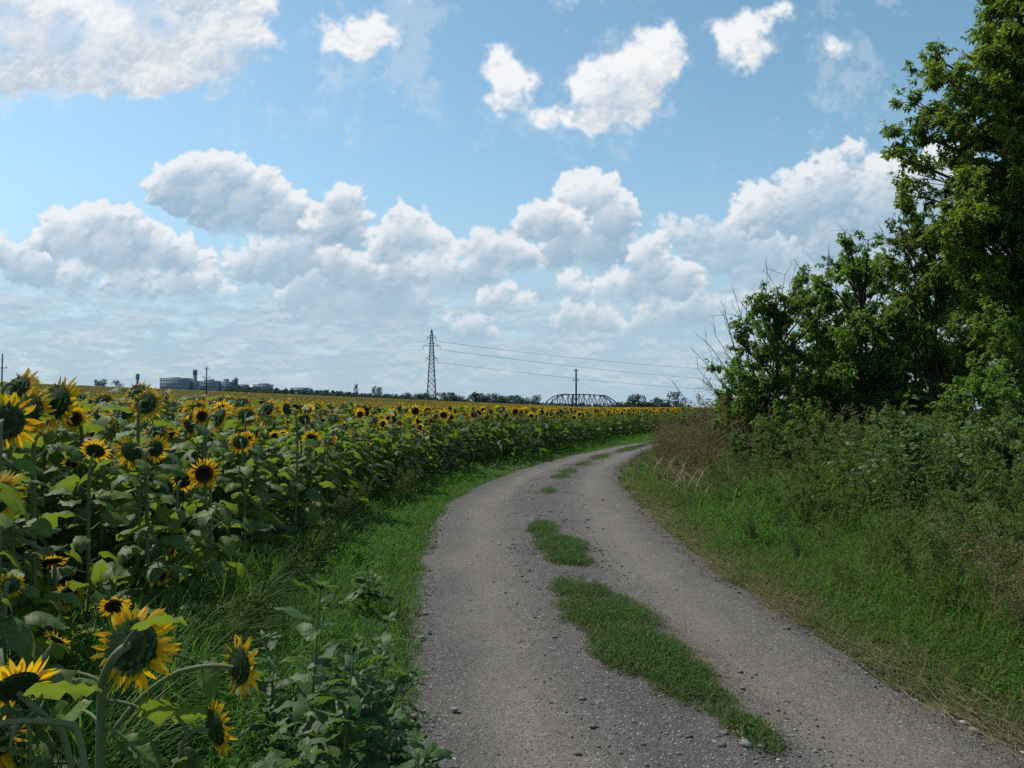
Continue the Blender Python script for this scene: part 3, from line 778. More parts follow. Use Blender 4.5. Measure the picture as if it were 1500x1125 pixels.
# ------------------------------------------------------------------ borders measured from the photograph (world metres)
EDGE_Y = [1.0, 3.0, 5.0, 6.3, 8.2, 12, 15.5, 19.5, 23, 29, 38, 48, 58, 80, 120, 420]
EDGE_X = [-1.9, -2.1, -2.35, -2.5, -2.62, -2.6, -2.2, -1.45, -.4, 1.6, 4.6, 8.2, 12.7, 24, 50, 230]
def field_edge(y): return np.interp(y, EDGE_Y, EDGE_X)
RL_Y = [-6, 2, 3.64, 5.44, 7.58, 10.5, 13.9, 17.7, 21.6, 26.8, 32.6, 39.3, 46, 56, 72, 110]
RL_X = [-.1, -.38, -.47, -.66, -.90, -1.08, -1.08, -.52, .48, 2.08, 4.3, 7.3, 11.2, 18.0, 31, 66]
RR_Y = [-6, 2, 3.75, 4.65, 6.2, 7.6, 9.93, 13.4, 17.7, 21.6, 27.9, 35.7, 43, 53, 69, 107]
RR_X = [3.1, 2.75, 2.45, 2.28, 2.16, 2.06, 2.05, 2.12, 2.4, 2.98, 4.5, 7.2, 10.8, 17.4, 30.5, 66]
def road_l(y): return np.interp(y, RL_Y, RL_X)
def road_r(y): return np.interp(y, RR_Y, RR_X)

# ------------------------------------------------------------------ sunflowers of the field
def build_field():
    rng = np.random.default_rng(5)
    # ten plants as patterns: (height, azimuth of the face, pitch, disc radius, ripeness)
    kinds = {
     'away': [(1.62, 78, -28, .084, .05), (1.70, 100, -45, .090, .25), (1.55, 60, -12, .078, .0), (1.66, 125, -58, .090, .4), (1.72, 92, -34, .088, .1)],
     'side': [(1.60, 12, -15, .070, .0), (1.58, 165, -25, .076, .1)],
     'facing': [(1.52, -75, -8, .062, .0), (1.62, -50, -22, .070, .1), (1.48, -110, 5, .055, .0)],
     'green': [(1.30, 80, 50, .040, .0)],
    }
    word = {'away': 'with nodding head turned away', 'side': 'with yellow head seen sideways', 'facing': 'with open face toward the road', 'green': 'still short with a small young head'}
    protos = {}
    pick = []
    # places: a jittered grid, thinned; nearest first
    gx, gy = np.meshgrid(np.arange(-26, 14, .46), np.arange(3.0, 60, .46))
    P = np.stack([gx.ravel(), gy.ravel()], 1) + rng.uniform(-.19, .19, (gx.size, 2))
    hero_px = np.array([(a[0], a[2]) for a in HERO_SPOTS])
    ppx = 750 + F * P[:, 0] / P[:, 1]
    clear = ~((np.abs(ppx[:, None] - hero_px[None, :, 0]) < 24 + 150 / P[:, 1:2]) & (P[:, 1:2] < hero_px[None, :, 1] + .35)).any(1)
    P = P[clear]
    e = field_edge(P[:, 1]) - P[:, 0]
    P = P[(e > -.12) & (np.abs(P[:, 0]) < .70 * P[:, 1] + 1.2) & (P[:, 1] < 58)]
    e = field_edge(P[:, 1]) - P[:, 0]
    score = np.hypot(P[:, 0], P[:, 1]) + .55 * np.clip(e, 0, 12)
    order = np.argsort(score)
    near, rest = P[order[:272]], P[order[272:]]
    ne = field_edge(near[:, 1]) - near[:, 0]
    for i, (x, y) in enumerate(near):
        r = rng.random()
        k = 'away' if r < .52 else 'side' if r < .69 else 'facing' if r < .90 else 'green'
        d = math.hypot(x, y)
        zone = ('front row' if ne[i] < .6 else 'second row' if ne[i] < 1.6 else 'inner rows')
        far = 'nearest stretch of the verge' if d < 7 else 'middle stretch of the verge' if d < 13 else 'far stretch of the verge'
        v = int(rng.integers(len(kinds[k]))); near_leaf = d < 6.2
        key = (k, v, near_leaf)
        lab = f"sunflower {word[k]}, {zone}, {far}"
        grp = f"sunflowers {word[k]}, {zone}, {far}"
        if key not in protos:
            h, az, pi_, R, ripe = kinds[k][v]; R *= 1.0
            q = np.random.default_rng(100 + 17 * len(protos))
            pc = plant_pieces(h, face(az, pi_), R, q, True, int(q.integers(28, 34)), ripe, low0=.05)
            t = put_sunflower(pc, (0, 0, 0), near_leaf, cat='sunflower')
            protos[key] = t
        else:
            t = copy_tree(protos[key])
        t.location = (x, y, float(terrain(x, y))); t.rotation_euler = (rng.normal(0, .04), rng.normal(0, .04), rng.normal(0, .40))
        s = (rng.uniform(.70, 1.04) if ne[i] < 1.0 else rng.uniform(.88, 1.10)) * (1.10 if y < 6 and x < -2.9 else 1.0); t.scale = (s, s, s)
        tag(t, lab, 'sunflower', grp)
    # ---------------- the rest of the crop: one body of plants nobody could count
    crop = MB()
    pats = []; tops = []
    q = np.random.default_rng(9)
    for full, (h, az, pi_, R, ripe) in [(b_, a_) for b_ in (True, False) for a_ in [(1.6, 80, -25, .088, .05), (1.66, 100, -40, .09, .2), (1.55, 60, -10, .084, 0), (1.6, 20, -10, .084, 0), (1.56, -70, 0, .082, 0), (1.6, -100, -8, .085, 0), (1.6, -120, 5, .085, 0), (1.62, 120, -30, .088, .1), (1.52, -50, 5, .08, 0)]]:
        pc = plant_pieces(h, face(az, pi_), R * 1.12, q, False, 13 if full else 8, ripe, leafL=(.25, .40), low0=.10 if full else .5)
        o = MB()
        def rem(mb, mp):
            c = MB().merge(mb); c.mq = [np.asarray([mp[z] for z in a], np.int32) for a in c.mq]; c.mt = [np.asarray([mp[z] for z in a], np.int32) for a in c.mt]; return c
        o.merge(rem(pc['stem'], {0: 1}))
        for f_ in pc['foliage']: o.merge(rem(f_, {0: 0, 1: 1}))
        o.merge(rem(pc['head'], {0: 2, 1: 2})); o.merge(rem(pc['petals'], {0: 3})); o.merge(rem(pc['disc'], {0: 4}))
        (pats if full else tops).append(o)
    def scatter(Pts, pats, s0, s1, wid=1.0):
        z = terrain(Pts[:, 0], Pts[:, 1]); which = rng.integers(0, len(pats), len(Pts))
        for k, o in enumerate(pats):
            w = which == k; n = int(w.sum())
            if not n: continue
            s = rng.uniform(s0, s1, n)
            Ms = rotz(rng.normal(0, .5, n)) * s[:, None, None]; Ms[:, :, :2] *= wid
            crop.many(o, Ms, np.column_stack([Pts[w], z[w]]), rng.uniform(-.2, .2, n))
    er = field_edge(rest[:, 1]) - rest[:, 0]
    kp = rng.random(len(rest)) < np.interp(er, [2.5, 9], [1, .5]); rest, er = rest[kp], er[kp]
    hs = np.interp(rest[:, 1], [12, 30, 58], [1.0, .93, .87])
    front = er < 1.3
    for lo, hi_ in ((0, 18), (18, 30), (30, 70)):
        b = (rest[:, 1] >= lo) & (rest[:, 1] < hi_); c_ = float(np.interp((lo + min(hi_, 58)) / 2, [12, 30, 58], [1.0, .93, .87]))
        scatter(rest[b & front], pats, .86 * c_, 1.06 * c_); scatter(rest[b & ~front], tops, .86 * c_, 1.06 * c_)
    # far plants, simpler still: a few leaves and a flower head on top
    fpats = []
    for h, az, pi_ in [(1.38, 80, -15), (1.44, 100, -30), (1.38, -80, 5), (1.42, 30, 0), (1.40, 60, -20), (1.4, -60, 8), (1.36, 90, -35), (1.4, 110, -25)]:
        o = MB(); f = face(az, pi_); c = np.array([0, 0, h])
        for k in range(6):
            big_leaf(o, (0, 0, h + .02 - .16 * k), 2.4 * k + q.uniform(-.3, .3), q.uniform(.26, .36), .26, .3, 1.0, q, 2, 2, 0, q.uniform(.2, .9), 0., q.normal(0, .4))
        tube(o, [(0, 0, 0), (0, 0, h - .05)], .012, 3, 1, .5, cap=False)
        Mx = frame_from(f); R = .085
        b = MB(); lathe(b, np.array([(.05, -.45), (.8, -.28), (1.0, 0)]) * R, 7, 2, .4); o.merge(b, Mx, c)
        b = MB(); lathe(b, np.array([(0, .05), (1.0, .02)]) * R, 7, 4, .5); b.UV = [np.stack([u[:, 0] / R, u[:, 1]], 1) for u in b.UV]; o.merge(b, Mx, c)
        b = MB()
        for k in range(9):
            a = 2 * PI * k / 9 + q.uniform(-.15, .15); L = R * q.uniform(1.7, 2.2); w_ = .33
            V = [(R * .9 * math.cos(a - w_), R * .9 * math.sin(a - w_), 0), (R * .9 * math.cos(a + w_), R * .9 * math.sin(a + w_), 0), (L * math.cos(a), L * math.sin(a), R * q.uniform(-.5, .5))]
            b.add(V, None, [[0, 1, 2]], 3, q.uniform(.1, .6), q.uniform(.10, .45), [(0, -1), (0, 1), (1, 0)])
        o.merge(b, Mx, c); fpats.append(o)
    def wedge(d0, d1, step):
        n = int((d1 * d1 - d0 * d0) * .5 * 1.05 / (step * step))
        d = np.sqrt(rng.uniform(d0 * d0, d1 * d1, n)); a = rng.uniform(-.72, .36, n)
        p = np.stack([d * np.sin(a), d * np.cos(a)], 1)
        return p[(p[:, 0] < field_edge(p[:, 1]))& (p[:, 1] > 57.9)]
    scatter(wedge(57, 110, .62), fpats, .92, 1.10, 1.15)
    scatter(wedge(110, 190, 1.0), fpats, .95, 1.12, 1.7)
    scatter(wedge(190, 380, 1.9), fpats, .95, 1.15, 3.0)
    # the closed leaf cover that shows between the far heads
    yy = np.concatenate([np.linspace(62, 120, 60), np.linspace(123, 380, 90)]); n = 140
    rows = []
    for y in yy:
        x1 = min(field_edge(y), .40 * y) - .6; x0 = -.95 * y
        rows.append(np.stack([np.linspace(x0, x1, n), np.full(n, y)], 1))
    G = np.array(rows).reshape(-1, 2)
    Z = terrain(G[:, 0], G[:, 1]) + 1.0 + rng.uniform(-.16, .16, len(G))
    i = np.arange(len(G)).reshape(len(yy), n)
    crop.add(np.column_stack([G, Z]), np.stack([i[:-1, :-1], i[:-1, 1:], i[1:, 1:], i[1:, :-1]], -1).reshape(-1, 4), None, 0, .25)
    o = crop.build('sunflower_crop', [M['sf_leaf_far'], M['sf_stem'], M['sf_back'], M['petal'], M['disc']], None, True)
    tag(o, 'dense sunflower crop with yellow heads stretching to the distant treeline', 'crop', None, 'stuff')
    print('crop verts', crop.n)
# ------------------------------------------------------------------ the sunflowers that stand out beside the verge
def build_heroes():
    rng = np.random.default_rng(31)
    # 1: large head from behind, bottom left; a side branch carries a second head
    d = 2.3
    h1 = at(196, 946, d); b1 = np.array([at(152, 1125, d)[0] - .005, d - .02, 0.])
    L1 = [(at(200, 922, d - .09), 24, .15, .10, .62, 1.5, .7, -.55),
          (at(212, 1040, d - .02), 8, .17, .16, .05, .9, .9, -.95), (at(296, 972, d + .12), -35, .13, .12, -.5, 1.0, .5, .9), (at(120, 1040, d + .05), 150, .14, .12, -.2, .8, .7, -.6),
          (at(105, 985, d), 188, .15, .11, .15, .5, .8, .2),
          (at(185, 1085, d - .05), -20, .17, .10, -.2, .7, .7, .6)]
    pc = hero(h1, b1, (.10, .93, -.26), .072, rng, L1, via=(at(146, 1085, d), at(150, 1000, d - .02), at(163, 955, d - .10)), npet=50, r=(.013, .013))
    h2 = at(352, 976, d + .05); f2 = nrm((.66, .74, -.06)); R2 = .052
    ex = hero(h2, b1, f2, R2, rng, (), via=(at(165, 1085, d), at(215, 1000, d), at(262, 985, d + .02)), npet=42, r=(.008, .0075))
    ex['stem'] = MB(); tube(ex['stem'], np.vstack([bezier(at(163, 1078, d) - b1, at(205, 1010, d) - b1, at(262, 984, d + .02) - b1, 9)[:-1], bezier(at(262, 984, d + .02) - b1, at(310, 970, d + .03) - b1, h2 - f2 * R2 * .42 - b1, 6)]), np.linspace(.009, .0065, 14), 8, 0, .7, cap=False)
    pc['more'] = [ex]
    put_sunflower(pc, b1, True, label='large sunflower seen from behind, a second flower on its long side branch', cat='sunflower')
    # 2: small flower facing right, below the branch
    d = 2.15; b = np.array([at(262, 1125, d)[0], d + .02, 0.]); hd = at(318, 1066, d)
    pc = hero(hd, b, (.72, .66, .10), .046, rng, [(at(258, 1050, d), 20, .12, .10, .2, .8, .8, -.8), (at(285, 1100, d), -160, .10, .09, -.3, .8, .4, .3), (at(268, 1110, d), -60, .13, .11, -.5, .8, .2, .0)],
              via=(at(262, 1120, d), at(265, 1090, d), at(285, 1062, d)), npet=42, r=(.007, .005))
    put_sunflower(pc, b, True, label='small low sunflower facing the road, beneath the side branch of the large one', cat='sunflower')
    # 3: bottom left corner, seen from below, on a slanting stem
    d = 2.0; b = np.array([at(122, 1125, d)[0] + .06, d, 0.]); hd = at(24, 1004, d)
    pc = hero(hd, b, nrm((-.55, .55, .62)), .050, rng, [(at(48, 1018, d - .06), 12, .16, .11, .25, .6, .9, -.7), (at(22, 1075, d - .05), 170, .11, .09, -.2, .9, .5, .1)],
              via=(at(118, 1125, d), at(90, 1070, d), at(60, 1045, d)), npet=42, r=(.009, .008))
    put_sunflower(pc, b, True, label='sunflower on a slanting stem in the bottom left corner, its back toward the viewer', cat='sunflower')
    # 4: arching stem that leaves the frame at the left
    d = 1.95; b = np.array([at(152, 1125, d)[0], d - .05, 0.]); hd = at(-24, 1078, d)
    pc = hero(hd, b, nrm((-.62, .1, -.7)), .065, rng, [(at(14, 1098, d - .04), 100, .12, .09, -.2, .8, .8, .4), (at(45, 1118, d), 200, .12, .09, -.2, .8, .6, .4)],
              via=(at(145, 1125, d), at(110, 1062, d), at(20, 1048, d)), npet=42, r=(.009, .008))
    put_sunflower(pc, b, True, label='sunflower with an arching bare stem, its drooping head cut by the left frame edge', cat='sunflower')
    # 5..: flowers of the first rows that can be told apart: (x, y, distance, disc radius, facing, label, leaves)
    for px, py, d, R, f, lab, nl in HERO_SPOTS:
        hd = at(px, py, d); f = nrm(f)
        b = np.array([hd[0] - f[0] * .10 + rng.uniform(-.05, .05), hd[1] - f[1] * .10 + .05, 0.])
        z = float(terrain(b[0], b[1])); h = hd[2] - z
        back, pet, disc = head_meshes(R, rng, True, .5 if 'wilt' in lab or 'brown' in lab and 'centre' not in lab else .05)
        loc = np.array([b[0], b[1], z]); P = stem_to((0, 0, -.03), hd - loc, f, R, rng.uniform(-.04, .04, 2))
        stem = MB(); tube(stem, P, np.linspace(.010 + .003 * h, .0085, len(P)), 8, 0, .6, cap=False)
        fol = []; az = rng.uniform(0, 6); nl = int(nl * 2.4)
        for k in range(nl):
            t = .06 + (.86 if h > 1.3 else .76) * k / nl; a0 = along(P, t); az += 2.4 + rng.uniform(-.3, .3)
            L = rng.uniform(.17, .27) * (1.15 - .5 * t); pl = L * .6; pr = rng.uniform(.3, .8)
            tip = a0 + np.array([math.cos(az) * pl * math.cos(pr), math.sin(az) * pl * math.cos(pr), pl * math.sin(pr)])
            mb = MB(); tube(mb, bezier(a0, (a0 + tip) / 2 + [0, 0, -.02], tip, 4), [.005, .0045, .004, .003], 5, 1, .5, cap=False)
            big_leaf(mb, tip, az, L, L * rng.uniform(.75, .98), rng.uniform(-.3, .4), rng.uniform(.5, 1.6), rng, 9, 4, 0, rng.uniform(.2, .9), 0., rng.normal(0, .45))
            fol.append(mb)
        Mx = frame_from(f) @ rotz(rng.uniform(0, 6))
        b2, p2, d2 = (MB().merge(o, Mx, hd - loc) for o in (back, pet, disc))
        put_sunflower(dict(stem=stem, foliage=fol, head=b2, petals=p2, disc=d2), loc, True, label=lab, cat='sunflower')
# ------------------------------------------------------------------ smooth random values over the plane
def vnoise(x, y, scale, seed):
    """Value noise on the plane, 0..1."""
    r = np.random.default_rng(seed); T = r.random((257, 257)); T[256] = T[0]; T[:, 256] = T[:, 0]
    u = np.asarray(x) / scale + 1000.3; v = np.asarray(y) / scale + 1000.7
    i = np.floor(u).astype(int); j = np.floor(v).astype(int); fu = u - i; fv = v - j
    fu = fu * fu * (3 - 2 * fu); fv = fv * fv * (3 - 2 * fv); i %= 256; j %= 256
    return (T[i, j] * (1 - fu) + T[i + 1, j] * fu) * (1 - fv) + (T[i, j + 1] * (1 - fu) + T[i + 1, j + 1] * fu) * fv
def fnoise(x, y, scale, seed, octaves=4):
    s = 0; a = .5; t = 0
    for o in range(octaves):
        s = s + a * vnoise(x, y, scale / 2 ** o, seed + o); t += a; a *= .55
    return s / t

# grass islands on the crown of the road: (y, x centre, half width, half length)
ISLANDS = [(4.05, 1.18, .14, .30), (4.6, 1.02, .24, .5), (5.3, .84, .34, .65), (6.2, .80, .38, .6), (7.0, .62, .26, .5), (8.5, .62, .26, .45), (9.3, .56, .34, .7), (10.4, .42, .22, .8),
           (15.2, .72, .19, .55), (18.3, 1.15, .22, .7), (19.8, 1.45, .24, .8), (22.3, 2.05, .20, .9), (25.4, 2.85, .27, 1.9), (31, 4.8, .30, 3.2), (36.5, 6.9, .30, 3.2)]
def island(x, y):
    """How thickly the crown of the road is grown over (0..1)."""
    m = np.full(np.shape(x), -1.0)
    for yc, xc, hw, hl in ISLANDS:
        yy = (y - yc) / hl
        slope = (np.interp(yc + .5, RL_Y, RL_X) + np.interp(yc + .5, RR_Y, RR_X) - np.interp(yc - .5, RL_Y, RL_X) - np.interp(yc - .5, RR_Y, RR_X)) / 2
        xx = (x - xc - slope * (y - yc)) / hw
        m = np.maximum(m, 1.25 - np.sqrt(xx * xx + yy * yy))
    n = fnoise(x, y, .24, 5) - .5; n2 = fnoise(x, y, .6, 8) - .5
    return np.clip((m + .85 * n + .5 * n2 - .12) * 1.6, 0, 1)

def road_height(x, y, s):
    """Cross profile of the track: two shallow ruts, a slight crown between, loose shoulders."""
    w = np.exp(-((s - .24) / .12) ** 2) + np.exp(-((s - .77) / .12) ** 2)
    z = .030 - .028 * w + .012 * np.exp(-((s - .51) / .10) ** 2)
    z = z + .018 * (fnoise(x, y, .8, 31) - .5) + .010 * (fnoise(x, y, .14, 36, 3) - .5)
    e = np.clip(np.minimum(s, 1 - s) / .07, 0, 1)
    return np.maximum(.006, z * e + .006)

def build_ground():
    # one sheet to the horizon, finer near the camera
    ry = np.concatenate([-np.geomspace(400, 4, 10), np.linspace(-3, 60, 127), np.geomspace(61, 5200, 70)])
    rx = np.concatenate([-np.geomspace(5200, 13, 50), np.linspace(-12, 24, 73), np.geomspace(25, 5200, 50)])
    X, Y = np.meshgrid(rx, ry)
    Z = terrain(X, np.minimum(Y, 2500)) - .004
    onroad = (X > road_l(Y) - .1) & (X < road_r(Y) + .1) & (Y < 108)
    Z += np.where((np.abs(X) < 24) & (Y < 60), .05 * (fnoise(X, Y, 2.0, 44) - .5), 0) * (~onroad)
    Z -= np.where(onroad, .03, 0)
    mb = MB(); i = np.arange(X.size).reshape(X.shape)
    mb.add(np.stack([X, Y, Z], -1), np.stack([i[:-1, :-1], i[:-1, 1:], i[1:, 1:], i[1:, :-1]], -1).reshape(-1, 4))
    o = mb.build('ground', [M['ground']], None, True); tag(o, 'flat farmland soil reaching to the horizon', None, None, 'structure')
    # the track
    ys = np.concatenate([np.linspace(-5, 2, 30), np.arange(2.03, 10, .03), np.arange(10, 20, .06), np.arange(20, 45, .15), np.arange(45, 100, .6)])
    ss = np.linspace(0, 1, 90)
    S, Yg = np.meshgrid(ss, ys)
    wob_l = .13 * (fnoise(ys, ys * 0, .9, 71) - .5) * 2; wob_r = .13 * (fnoise(ys, ys * 0 + 9, .9, 72) - .5) * 2
    xl = road_l(ys) - .06 + wob_l; xr = road_r(ys) + .06 + wob_r
    Xg = xl[:, None] * (1 - S) + xr[:, None] * S
    Zg = road_height(Xg, Yg, S) + terrain(Xg, Yg)
    track = np.exp(-((S - .22) / .13) ** 2) + np.exp(-((S - .76) / .15) ** 2)
    worn = .02 + .86 * track + .55 * (fnoise(Xg, Yg * .22, .30, 81) - .5) + .35 * (fnoise(Xg, Yg * .12, .12, 88, 2) - .5) * track
    loose = 1 - track * .75 + .5 * (fnoise(Xg, Yg, .6, 85) - .5)
    isl = island(Xg, Yg)
    worn = worn * (1 - .6 * isl)
    mb = MB(); i = np.arange(Xg.size).reshape(Xg.shape)
    mb.add(np.stack([Xg, Yg, Zg], -1), np.stack([i[:-1, :-1], i[:-1, 1:], i[1:, 1:], i[1:, :-1]], -1).reshape(-1, 4), None, 0, np.clip(worn, 0, 1).ravel(), np.clip(loose, 0, 1).ravel())
    o = mb.build('dirt_road', [M['road']], None, True); tag(o, 'winding two-track dirt road of packed earth and gravel', None, None, 'structure')
    # loose stones
    rng = np.random.default_rng(3)
    ph = (1 + 5 ** .5) / 2
    ico = np.array([(-1, ph, 0), (1, ph, 0), (-1, -ph, 0), (1, -ph, 0), (0, -1, ph), (0, 1, ph), (0, -1, -ph), (0, 1, -ph), (ph, 0, -1), (ph, 0, 1), (-ph, 0, -1), (-ph, 0, 1)]) / 1.9
    itri = [(0, 11, 5), (0, 5, 1), (0, 1, 7), (0, 7, 10), (0, 10, 11), (1, 5, 9), (5, 11, 4), (11, 10, 2), (10, 7, 6), (7, 1, 8), (3, 9, 4), (3, 4, 2), (3, 2, 6), (3, 6, 8), (3, 8, 9), (4, 9, 5), (2, 4, 11), (6, 2, 10), (8, 6, 7), (9, 8, 1)]
    g = MB()
    for part, (n, d0, d1) in enumerate([(40000, 2.6, 9.0), (16000, 9, 24)]):
        y = d0 + (d1 - d0) * rng.random(n) ** 1.25; s = rng.random(n)
        x = road_l(y) - .18 + (road_r(y) - road_l(y) + .36) * s
        tr = np.exp(-((s - .24) / .13) ** 2) + np.exp(-((s - .76) / .14) ** 2)
        keep = (rng.random(n) > .95 * tr) & (island(x, y) < .35) & (fnoise(x, y, .5, 91) + rng.uniform(-.3, .3, n) > .50)
        x, y, s = x[keep], y[keep], s[keep]; n = len(x)
        r = np.minimum(.0036 * np.exp(rng.normal(0, .6, n)) * (1 if part == 0 else 1.7), .020)
        big = rng.random(n) < .022; r[big] *= rng.uniform(1.5, 2.6, int(big.sum()))
        z = road_height(x, y, np.clip(s, 0, 1)) + r * .15
        for k in range(6):
            w = np.arange(n) % 6 == k; m = int(w.sum())
            o = MB(); o.add(ico * rng.uniform(.65, 1.25, (12, 1)), None, itri, 0, 0)
            Ms = rotz(rng.uniform(0, 2 * PI, m)) * (r[w][:, None, None] * np.stack([rng.uniform(.8, 1.5, m), rng.uniform(.8, 1.3, m), rng.uniform(.35, .75, m)], 1)[:, None, :])
            g.many(o, Ms, np.column_stack([x[w], y[w], z[w]]), np.clip(rng.beta(1.6, 2.2, m) + .25 * big[w], 0, 1))
    o = g.build('gravel', [M['gravel']]); tag(o, 'loose grey gravel scattered over the dirt road', None, None, 'stuff')
    # a few larger stones at the lower end of the grass strip
    for k, (px, py, r, lab) in enumerate([(1083, 1088, .030, 'grey stone at the lower end of the grass strip, the one highest up'), (1092, 1104, .036, 'largest grey stone at the lower end of the grass strip'),
                                          (1116, 1106, .024, 'grey stone right of the largest one below the grass strip'), (1046, 1100, .020, 'dark stone left of the largest one below the grass strip'),
                                          (1128, 1092, .014, 'small grey stone near the tip of the grass strip'), (1000, 1056, .014, 'pale little stone on the track left of the grass strip'),
                                          (617, 942, .022, 'white stone at the left edge of the road beside the leafy weeds'), (666, 1050, .020, 'round dark stone in the left wheel track')]):
        x, y = on_ground(px, py); mb = MB()
        a = np.linspace(0, PI, 7); b = np.arange(10) * 2 * PI / 10
        A, B = np.meshgrid(a, b, indexing='ij'); V = np.stack([np.sin(A) * np.cos(B), np.sin(A) * np.sin(B), np.cos(A)], -1) * (1 + .16 * rng.standard_normal(A.shape)[..., None])
        V[0] = V[0].mean(0); V[-1] = V[-1].mean(0)
        V = V * r * [1.2, .9, .62]; i = np.arange(70).reshape(7, 10); j = np.roll(i, -1, 1)
        mb.add(V.reshape(-1, 3) @ rotz(rng.uniform(0, 6)).T, np.stack([i[:-1], i[1:], j[1:], j[:-1]], -1).reshape(-1, 4))
        o = mb.build('stone', [M['stone']], None, False, (x, y, .035 + r * .3)); tag(o, lab, 'stone', 'loose stones on the road')

# ------------------------------------------------------------------ grass and undergrowth
def build_grass():
    rng = np.random.default_rng(12)
    def pts(n, y0, y1, p, fx0, fx1):
        y = y0 + (y1 - y0) * rng.random(n) ** p; a, b = fx0(y), fx1(y)
        return a + (b - a) * rng.random(n), y
    def gz(x, y): return terrain(x, y) + 0 * x
    # --- left verge
    g = MB()
    for n, y0, y1, hs, ws in [(62000, 2.0, 9, 1.0, .0052), (52000, 8, 20, 1.0, .009), (30000, 19, 62, 1.0, .022)]:
        x, y = pts(n, y0, y1, 1.15, lambda y: field_edge(y) - 1.1, lambda y: road_l(y) + .04 + .16 * (fnoise(y, y * 0, .9, 71) - .5) * 2)
        s = road_l(y) - x; e = x - field_edge(y)
        pn = fnoise(x, y, 1.6, 140)
        hh = np.clip(.07 + .11 * s, .05, .30) * hs * (.6 + .9 * pn)
        hh = np.where(e < .5, hh + np.interp(y, [6, 12, 20], [.22, .10, .05]), hh) * rng.uniform(.5, 1.35, n) * np.interp(y, [14, 24], [1, .62])
        near_rough = (y < 7.5)
        hh = hh * np.where(near_rough, .7 + .8 * fnoise(x, y, .5, 145), 1.0)
        keep = rng.random(n) < np.where(e < 0, .45, np.clip(.45 + s * 2.2, 0, 1))
        x, y, hh, s, e, pn = x[keep], y[keep], hh[keep], s[keep], e[keep], pn[keep]; n2 = len(x)
        dry = np.where(rng.random(n2) < (.05 + .10 * (e < .4) + .22 * np.exp(-s / .14) + .12 * (y > 20)), rng.uniform(.35, 1, n2), 0)
        blades(g, np.column_stack([x, y, gz(x, y)]), hh, ws * rng.uniform(.6, 1.4, n2) * (1 + hh), rng.uniform(.25, 1.25, n2), rng.uniform(0, 2 * PI, n2), 0,
               np.clip(.52 + .75 * (pn - .5) + rng.normal(0, .17, n2), 0, 1), dry)
    # broad-leaved undergrowth in the near verge
    for n, y0, y1, L in [(9000, 2.0, 7.5, .035), (5000, 7, 16, .04), (3000, 15, 40, .07)]:
        x, y = pts(n, y0, y1, 1.1, lambda y: field_edge(y) - .4, lambda y: road_l(y) - .25)
        pn = fnoise(x, y, .8, 150); k = (pn > .46) | (x - field_edge(y) < .5); x, y, pn = x[k], y[k], pn[k]; n2 = len(x)
        z = rng.uniform(.02, .30, n2) * (.4 + pn)
        leaves(g, np.column_stack([x, y, gz(x, y) + z]), rng.normal(0, 1, (n2, 3)) + [0, 0, .3], L * rng.uniform(.5, 1.5, n2), L * .5 * rng.uniform(.5, 1.2, n2), rng, 0, rng.uniform(.1, .9, n2), 0.)
    o = g.build('verge_grass', [M['grass']]); tag(o, 'bright green grass between the sunflowers and the road', None, None, 'stuff')
    # --- crown of the road: low trodden mat
    g = MB()
    for n, y0, y1, L in [(300000, 3.6, 11.6, .019), (50000, 14, 42, .036)]:
        x, y = pts(n, y0, y1, 1.1, lambda y: (road_l(y) + road_r(y)) / 2 - .75, lambda y: (road_l(y) + road_r(y)) / 2 + .75)
        m = island(x, y); k = rng.random(n) < m ** 1.3; x, y, m = x[k], y[k], m[k]; n2 = len(x)
        pn = fnoise(x, y, .35, 160); z = .034 + rng.random(n2) ** 1.5 * .055 * (.35 + m) * (.4 + 1.2 * pn)
        leaves(g, np.column_stack([x, y, z + terrain(x, y)]), rng.normal(0, 1, (n2, 3)) + [0, 0, .45], L * rng.uniform(.5, 1.5, n2), L * .48 * rng.uniform(.6, 1.3, n2), rng, 0,
               np.clip(.45 + .9 * (pn - .5) + rng.normal(0, .2, n2), 0, 1), np.where(rng.random(n2) < .10 + .5 * (1 - m), rng.uniform(.3, 1, n2), 0))
        j = rng.random(n2) < .22; n3 = int(j.sum())
        blades(g, np.column_stack([x[j], y[j], terrain(x[j], y[j]) + .03]), rng.uniform(.03, .14, n3), .0036 * L / .016 * rng.uniform(.6, 1.2, n3), rng.uniform(.3, 1.3, n3), rng.uniform(0, 2 * PI, n3), 0, rng.uniform(.2, .8, n3), np.where(rng.random(n3) < .28, .8, 0))
    # dead straw at the edge of the strip
    n = 700; y = rng.uniform(4.1, 6.4, n); x = 1.22 + .22 * (6.2 - y) / 2 - .05 + rng.normal(0, .09, n); a = rng.normal(2.2, .6, n); L = rng.uniform(.05, .2, n)
    k = rng.random(n) < .55; x, y, a, L = x[k], y[k], a[k], L[k]; P = np.column_stack([x, y, np.full(len(x), .045)])
    sticks(g, P, P + np.column_stack([np.cos(a) * L, np.sin(a) * L, rng.uniform(-.01, .03, len(x))]), .0012, .0006, 1, rng.uniform(0, 1, len(x)))
    o = g.build('center_strip_grass', [M['mat_grass'], M['straw']]); tag(o, 'low mat of trodden grass in patches along the middle of the road', None, None, 'stuff')
    # --- straw along the right shoulder
    g = MB()
